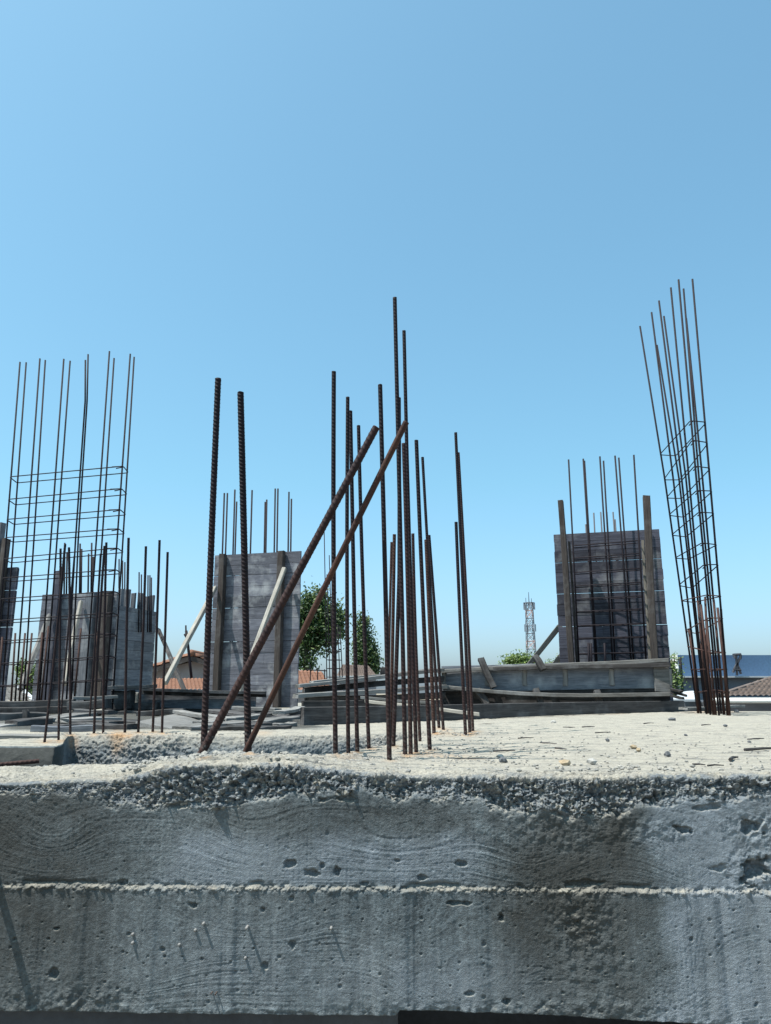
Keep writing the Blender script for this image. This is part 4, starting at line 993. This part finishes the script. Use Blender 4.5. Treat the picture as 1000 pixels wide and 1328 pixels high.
# ================================================================== BACKGROUND
def tile_roof(parent, c4, ntile, nrow, mat, name='roof', amp=None):
    """c4: eave-left, eave-right, ridge-right, ridge-left; barrel tiles as one wavy sheet"""
    e0, e1, r1, r0 = [Vector(c) for c in c4]; n = (e1-e0).cross(r0-e0).normalized()
    if n.z < 0: n = -n
    tw = (e1-e0).length/ntile; amp = amp or tw*.28
    nu = ntile*6; vs = []; fs = []
    rws = []
    for k in range(nrow): rws += [(k/nrow, .035), ((k+1)/nrow, 0.0)]
    for v, lift in rws:
        for i in range(nu+1):
            u = i/nu; p = (e0*(1-u)+e1*u)*(1-v)+(r0*(1-u)+r1*u)*v
            vs.append(p + n*(amp*abs(math.sin(math.pi*u*ntile)) + lift))
    for a in range(len(rws)-1):
        for i in range(nu): q = a*(nu+1)+i; fs.append((q, q+1, q+nu+2, q+nu+1))
    b = MB(); b.add(vs, fs); return b.build(name, mat, parent, e0, True)
# gabled house
D = 30; root = empty('house', (P(250,880,D).x, D, GROUND), 'gabled house with tiled roof and pale wall between the two left formworks', 'house')
ap = P(252, 850, D); hw = 3.2; eh = ap.z - hw*.30
b = MB(); x0, x1 = ap.x-hw*.92, ap.x+hw*.92
vs = [(x0,D,GROUND),(x1,D,GROUND),(x1,D,eh+.02),(ap.x,D,ap.z-.22),(x0,D,eh+.02)]; vs2 = [(a,D+9,c) for a, _, c in vs]
b.add(vs+vs2, [(0,1,2,3,4),(9,8,7,6,5),(0,5,6,1),(1,6,7,2),(2,7,8,3),(3,8,9,4),(4,9,5,0)]); b.build('wall', M_WALLW, root)
tile_roof(root, [(ap.x-hw,D-.5,eh-.06),(ap.x-hw,D+9.4,eh-.06),(ap.x,D+9.4,ap.z),(ap.x,D-.5,ap.z)], 26, 9, M_TERRA)
tile_roof(root, [(ap.x+hw,D+9.4,eh-.06),(ap.x+hw,D-.5,eh-.06),(ap.x,D-.5,ap.z),(ap.x,D+9.4,ap.z)], 26, 9, M_TERRA)
for s_ in (-1, 1):
    plank('verge_board', (ap.x+s_*hw,D-.46,eh-.20), (ap.x,D-.46,ap.z-.12), .18, .06, M_STUD, (0,0,1), root, .7)
b = MB(); b.tube([(ap.x,D-.55,ap.z+.07),(ap.x,D+9.5,ap.z+.07)], .13, 8); b.build('ridge_cap', M_TERRA, root, None, True)
D = 25; root2 = empty('outbuilding', (P(235,890,D).x, D, GROUND), 'low orange tiled roof in front of the gabled house', 'outbuilding')
tile_roof(root2, [P(196,896,D), P(272,896,D), P(266,880.5,D+3), P(200,880.5,D+3)], 14, 6, M_TERRA)
b = MB(); b.box((P(199,890,D).x, D+.3, GROUND), (P(268,890,D).x, D+2.9, P(0,897,D).z)); b.build('wall', M_WALLW, root2)
# aerial on the house
D = 28; root3 = empty('antenna', P(246, 880, D), 'bent dark aerial mast rising before the gabled house', 'antenna')
b = MB(); b.tube([P(249,884,D), P(246.5,862,D), P(244,838,D), P(241.5,818,D)], .05, 6); b.build('mast', M_CAGE_STEEL, root3, None, True)
b = MB(); b.tube([P(241.5,828,D), P(241,811,D)], .03, 6); b.tube([P(240,822,D), P(244,829,D)], .06, 6); b.build('aerial', M_CAGE_STEEL, root3, None, True)
# orange roof near the tree
D = 22; root = empty('house', (P(402,885,D).x, D, GROUND), 'orange tiled roof peeping between the middle left formwork and the plank stack', 'house')
tile_roof(root, [P(360,897,D), P(432,897,D), P(418,872,D+3.2), P(360,868,D+3.2)], 12, 7, M_TERRA)
b = MB(); b.box((P(362,890,D).x, D+.4, GROUND), (P(430,890,D).x, D+3.5, P(0,898,D).z)); b.build('wall', M_WALLW, root)
rl = empty('railing', P(403, 895, 20), 'thin dark railing posts before the orange roof', 'railing')
for tx, ty in ((402.5,862),(412,866),(421,868)):
    b = MB(); b.tube([P(tx, 893, 20), P(tx, ty, 20)], .014, 5); b.build('post', M_CAGE_STEEL, rl)
b = MB(); b.tube([P(398, 868.5, 20), P(424, 870, 20)], .015, 5); b.build('rail', M_CAGE_STEEL, rl)
# dark low roofs behind the cluster
D = 40; root = empty('house', (P(458,880,D).x, D, GROUND), 'dark brown low roof beneath the poplar tree', 'house')
tile_roof(root, [P(436,878,D), P(490,878,D), P(478,864,D+4), P(444,862,D+4)], 16, 6, M_BROWNT)
b = MB(); b.box((P(439,880,D).x, D+.4, GROUND), (P(487,880,D).x, D+4, P(0,879,D).z)); b.build('wall', M_WALLW, root)

# right side: blue wall, brown roof, gutter
D = 19; root = empty('parapet_wall', (P(940,877,D).x, D, GROUND), 'blue grey painted parapet wall behind the leaning cage at right', 'wall')
b = MB(); b.box((P(880,877,D).x, D, P(0,877,D).z), (P(1180,877,D).x, D+.25, P(0,849.5,D).z)); b.build('upper_panel', M_BLUEW, root)
b = MB(); b.box((P(879.0,877,D).x, D-.03, P(0,877,D).z), (P(880.6,877,D).x-.002, D+.28, P(0,849,D).z)); b.build('end_trim', M_WHITE, root)
b = MB(); b.box((P(875,878,D).x, D-.35, P(0,879,D).z), (P(1180,877,D).x, D+.3, P(0,877,D).z-.002)); b.build('ledge', M_ZINC, root)
b = MB(); b.box((P(877,880,D).x, D-.05, GROUND), (P(1180,880,D).x, D+.25, P(0,879,D).z-.002)); b.build('lower_wall', plain_mat('grey_wall_paint', (.12,.15,.19), (.18,.21,.25), 1.2, .8, .001), root)
ar = empty('antenna', P(956, 876, 18.6), 'small aerial bracket mounted on the blue grey parapet wall', 'antenna')
b = MB()
for (a_, c_) in [((956,876),(955,850)),((951,872),(955,862)),((961,874),(956,860)),((956,862),(961,850)),((952,849),(961,848.5)),((953,849),(953,854)),((960.5,849),(960,855)),((951,868),(961,869))]:
    b.tube([P(*a_, 18.6), P(*c_, 18.6)], .03, 5)
b.build('bracket', M_FARSTEEL, ar)
b = MB(); b.box(tuple(P(952.5,851.5,18.75)), tuple(P(960.5,847,18.55)+Vector((0,.3,0)))); b.build('head_box', M_FARSTEEL, ar)
D = 13; root = empty('tiled_roof_house', (P(980,910,D).x, D, GROUND), 'brown tiled roof with white gutter at the right edge', 'house')
tile_roof(root, [P(925,905.5,D), P(1260,905.5,D), P(1260,868,D+3.4), P(1015,874,D+3.4)], 46, 9, M_BROWNT)
b = MB(); b.tube([P(920,908.5,D-.1), P(1260,908.5,D-.1)], .045, 10); b.build('gutter', M_WHITE, root, None, True)
b = MB()
for gx in range(930, 1260, 18): b.tube([P(gx,905.5,D-.11), P(gx,911.5,D-.11)], .012, 5)
b.build('gutter_bracket', M_ZINC, root)
b = MB(); b.box((P(922,912,D).x, D, GROUND), (P(1260,912,D).x, D+4, P(0,911,D).z)); b.build('wall', M_UNDER, root)
plank('hip_ridge', P(930,903,D-.02), P(1016,874,D+3.3), .06, .08, M_BROWNT, (0,0,1), root, .6)
D = 11; sheet('roof_sheet', [P(868,907,D), P(906,907,D), P(904,896,D+4), P(886,897,D+4)], .03, M_ZINC, 'pale flat roof sheet between the right formwork and the leaning cage', 'roof sheet')
GQ = 'dark timber ends beside the right formwork'
for (ax, ay), (bx, by), lab in [((866,892),(884,897.5),'uppermost dark timber end jutting right of the right formwork'),((866,897),(890,902),'middle dark timber end jutting right of the right formwork'),((868,902),(886,905.5),'lowest dark timber end jutting right of the right formwork')]:
    plank('timber_end', P(ax, ay, 7.0), P(bx, by, 6.9), .02, .05, M_PLANKD, (0,0,1), None, .2, 0, lab, 'timber', GQ)
b = MB(); b.tube([P(885,897,17), P(882,852,17)], .03, 6); tag(b.build('pole', M_CAGE_STEEL, None, P(885,897,17), True), 'thin dark pole before the left end of the blue parapet wall', 'pole')
# pale shed roof at far left
D = 14; root = empty('shed', (P(20,905,D).x, D, GROUND), 'pale roofed shed with white verge behind the wire cage foot at left', 'shed')
tile_roof(root, [P(-60,912.5,D), P(46,912.5,D), P(22,890,D+2.6), P(-60,890,D+2.6)], 14, 6, M_PLANK)
plank('verge', P(46.5,911.5,D-.03), P(22.5,889.5,D+2.5), .05, .10, M_ZINC, (0,0,1), root, .5)
b = MB(); b.box((P(-60,915,D).x, D+.2, GROUND), (P(43,915,D).x, D+2.8, P(0,913.5,D).z)); b.build('wall', M_WALLW, root)
# cell tower
D = 150; base = P(691, 897, D); base.z = GROUND
root = empty('cell_tower', base, 'red and white lattice mobile phone tower on the horizon left of the right formwork', 'tower')
ztop_ = P(690, 782, D).z
nseg = 14
def legp(k, t):
    hw_ = 1.05*(1-t)+.62*t
    return Vector((base.x + (hw_ if k in (1,2) else -hw_)*.95, base.y + (hw_ if k in (2,3) else -hw_), GROUND + (ztop_-GROUND)*t))
for k in range(4):
    b = MB(); b.tube([legp(k, 0), legp(k, 1)], .07, 5); b.build('leg', M_FARSTEEL, root)
for i in range(nseg):
    b = MB(); t0, t1 = i/nseg, (i+1)/nseg
    for k in range(4):
        l = (k+1) % 4
        b.tube([legp(k, t0), legp(l, t1)], .05, 4); b.tube([legp(l, t0), legp(k, t1)], .05, 4); b.tube([legp(k, t1), legp(l, t1)], .06, 4)
    b.build('lattice', M_RED if i % 4 == 0 else M_TOWER, root)
for zz, n_ in ((-.6, 8), (-4.8, 7)):
    for k in range(n_):
        a_ = k/n_*6.283; q = Vector((base.x+1.05*math.cos(a_), base.y+1.05*math.sin(a_), ztop_+zz))
        b = MB(); b.box((q.x-.08,q.y-.08,q.z-.7), (q.x+.08,q.y+.08,q.z+.7)); b.build('antenna_panel', M_TOWER, root)
b = MB()
for k in range(24):
    a_ = k/24*6.283; a2_ = (k+1)/24*6.283
    b.tube([(base.x+1.0*math.cos(a_), base.y+1.0*math.sin(a_), ztop_), (base.x+1.0*math.cos(a2_), base.y+1.0*math.sin(a2_), ztop_)], .07, 4)
b.build('platform', M_FARSTEEL, root)
b = MB(); tp_ = P(690, 768, D); b.tube([(base.x, base.y, ztop_-.5), (base.x, base.y, tp_.z)], [.1,.05], 5); b.tube([(base.x-.6, base.y, ztop_-.3), (base.x-.6, base.y, ztop_+1.0)], .05, 4); b.tube([(base.x+.5, base.y, ztop_-.3), (base.x+.5, base.y, ztop_+.9)], .05, 4); b.build('spire', M_FARSTEEL, root)

# trees
def tree(name, label, cat, px0, base_D, clumps, nleaf, leaf, mat, trunk_px, group=None, seed=1):
    rnd = random.Random(seed); D = base_D
    bx = P(trunk_px, 880, D); root = empty(name, (bx.x, D, GROUND), label, cat, group)
    b = MB(); cs = []
    for (cx_, cy_, rx_, ry_) in clumps:
        c = P(cx_, cy_, D + rnd.uniform(-1, 1)*rx_*D/1000*.6); cs.append((c, rx_*D/1000, ry_*D/1000))
    tot = sum(a*h_ for _, a, h_ in cs)
    vs = []; fs = []
    for c, a, h_ in cs:
        # twig clusters in the clump
        ncl = max(4, int(nleaf/26*a*h_/tot))
        for _ in range(ncl):
            while True:
                u = Vector((rnd.uniform(-1,1), rnd.uniform(-1,1), rnd.uniform(-1,1)))
                if .25 < u.length < 1.0: break
            u *= rnd.uniform(.85, 1.12)
            cc = c + Vector((u.x*a, u.y*a, u.z*h_)); cr = leaf*rnd.uniform(1.2, 2.6)
            for _k in range(26):
                p = cc + Vector((rnd.gauss(0,1)*cr*.6, rnd.gauss(0,1)*cr*.6, rnd.gauss(0,1)*cr*.6))
                d1 = Vector((rnd.gauss(0,1), rnd.gauss(0,1), rnd.gauss(0,1))).normalized(); d2 = d1.orthogonal().normalized()
                s = leaf*rnd.uniform(.5, 1.1); i0 = len(vs)
                vs += [p-d1*s*.6, p+d2*s*.32, p+d1*s*.6, p-d2*s*.32]; fs.append((i0,i0+1,i0+2,i0+3))
    b.add(vs, fs); b.build('crown', mat, root, root.location)
    t = MB(); topc = max(c.z for c, _, _ in cs); lowc = min(c.z for c, _, _ in cs)
    tr = (topc-GROUND)*.022
    t.tube([(bx.x,D,GROUND),(bx.x+.05,D,(GROUND+lowc)/2),(bx.x,D,lowc),(bx.x,D,topc)], [tr*1.3,tr,tr*.8,tr*.2], 8)
    for c, a, h_ in cs: t.tube([(bx.x, D, min(c.z-h_*.3, lowc+.6*(c.z-lowc))), tuple(c)], [tr*.5, tr*.12], 6)
    t.build('trunk', M_BARK, root, root.location, True)
    return root
tree('broadleaf_tree', 'broad dark green tree beside the middle left formwork', 'tree', 0, 45,
     [(404,784,13,18),(396,800,14,22),(420,796,15,20),(398,832,12,24),(410,815,18,20),(428,812,14,18),(437,800,9,15),(385,815,12,40),(424,834,12,9),(400,858,9,10),(439,815,7,9),(414,772,8,10)], 11500, .22, M_TREEC[0], 396, None, 3)
tree('poplar_tree', 'slim dark poplar behind the plank stack, centre', 'tree', 0, 60,
     [(470,812,6,13),(471,830,9,16),(474,848,11,16),(478,862,10,12),(484,862,6,16),(484,845,3,9),(466,850,5,14),(470,802,3,7)], 7500, .22, M_TREEC[0], 474, None, 5)
bushes = [('bushy round tree top on the horizon left of the phone tower', 70, [(668,859,11,6),(680,860,10,7),(660,862,8,5),(674,856,6,5),(690,863,8,4)], 2600, .26, 1, 672),
          ('sparse bush between the phone tower and the right formwork', 60, [(712,861,7,5),(720,858,5,5),(727,862,6,5),(706,864,6,4)], 600, .17, 1, 716),
          ('bright green bush between the right formwork and the blue wall', 16, [(873,872,6,10),(875,855,3,7),(871,888,7,12),(879,884,4,12),(868,862,4,10)], 1500, .055, 1, 873),
          ('bright green bush seen through the wire cage at left', 18, [(36,872,8,14),(42,888,9,14),(32,893,9,12),(28,870,5,12),(44,866,4,9),(38,902,12,8)], 2200, .06, 1, 38)]
for i, (lab, D, cl, nl, lf, mi, tx) in enumerate(bushes): tree('bush', lab, 'bush', 0, D, cl, nl, lf, M_TREEC[mi], tx, None, 20+i)
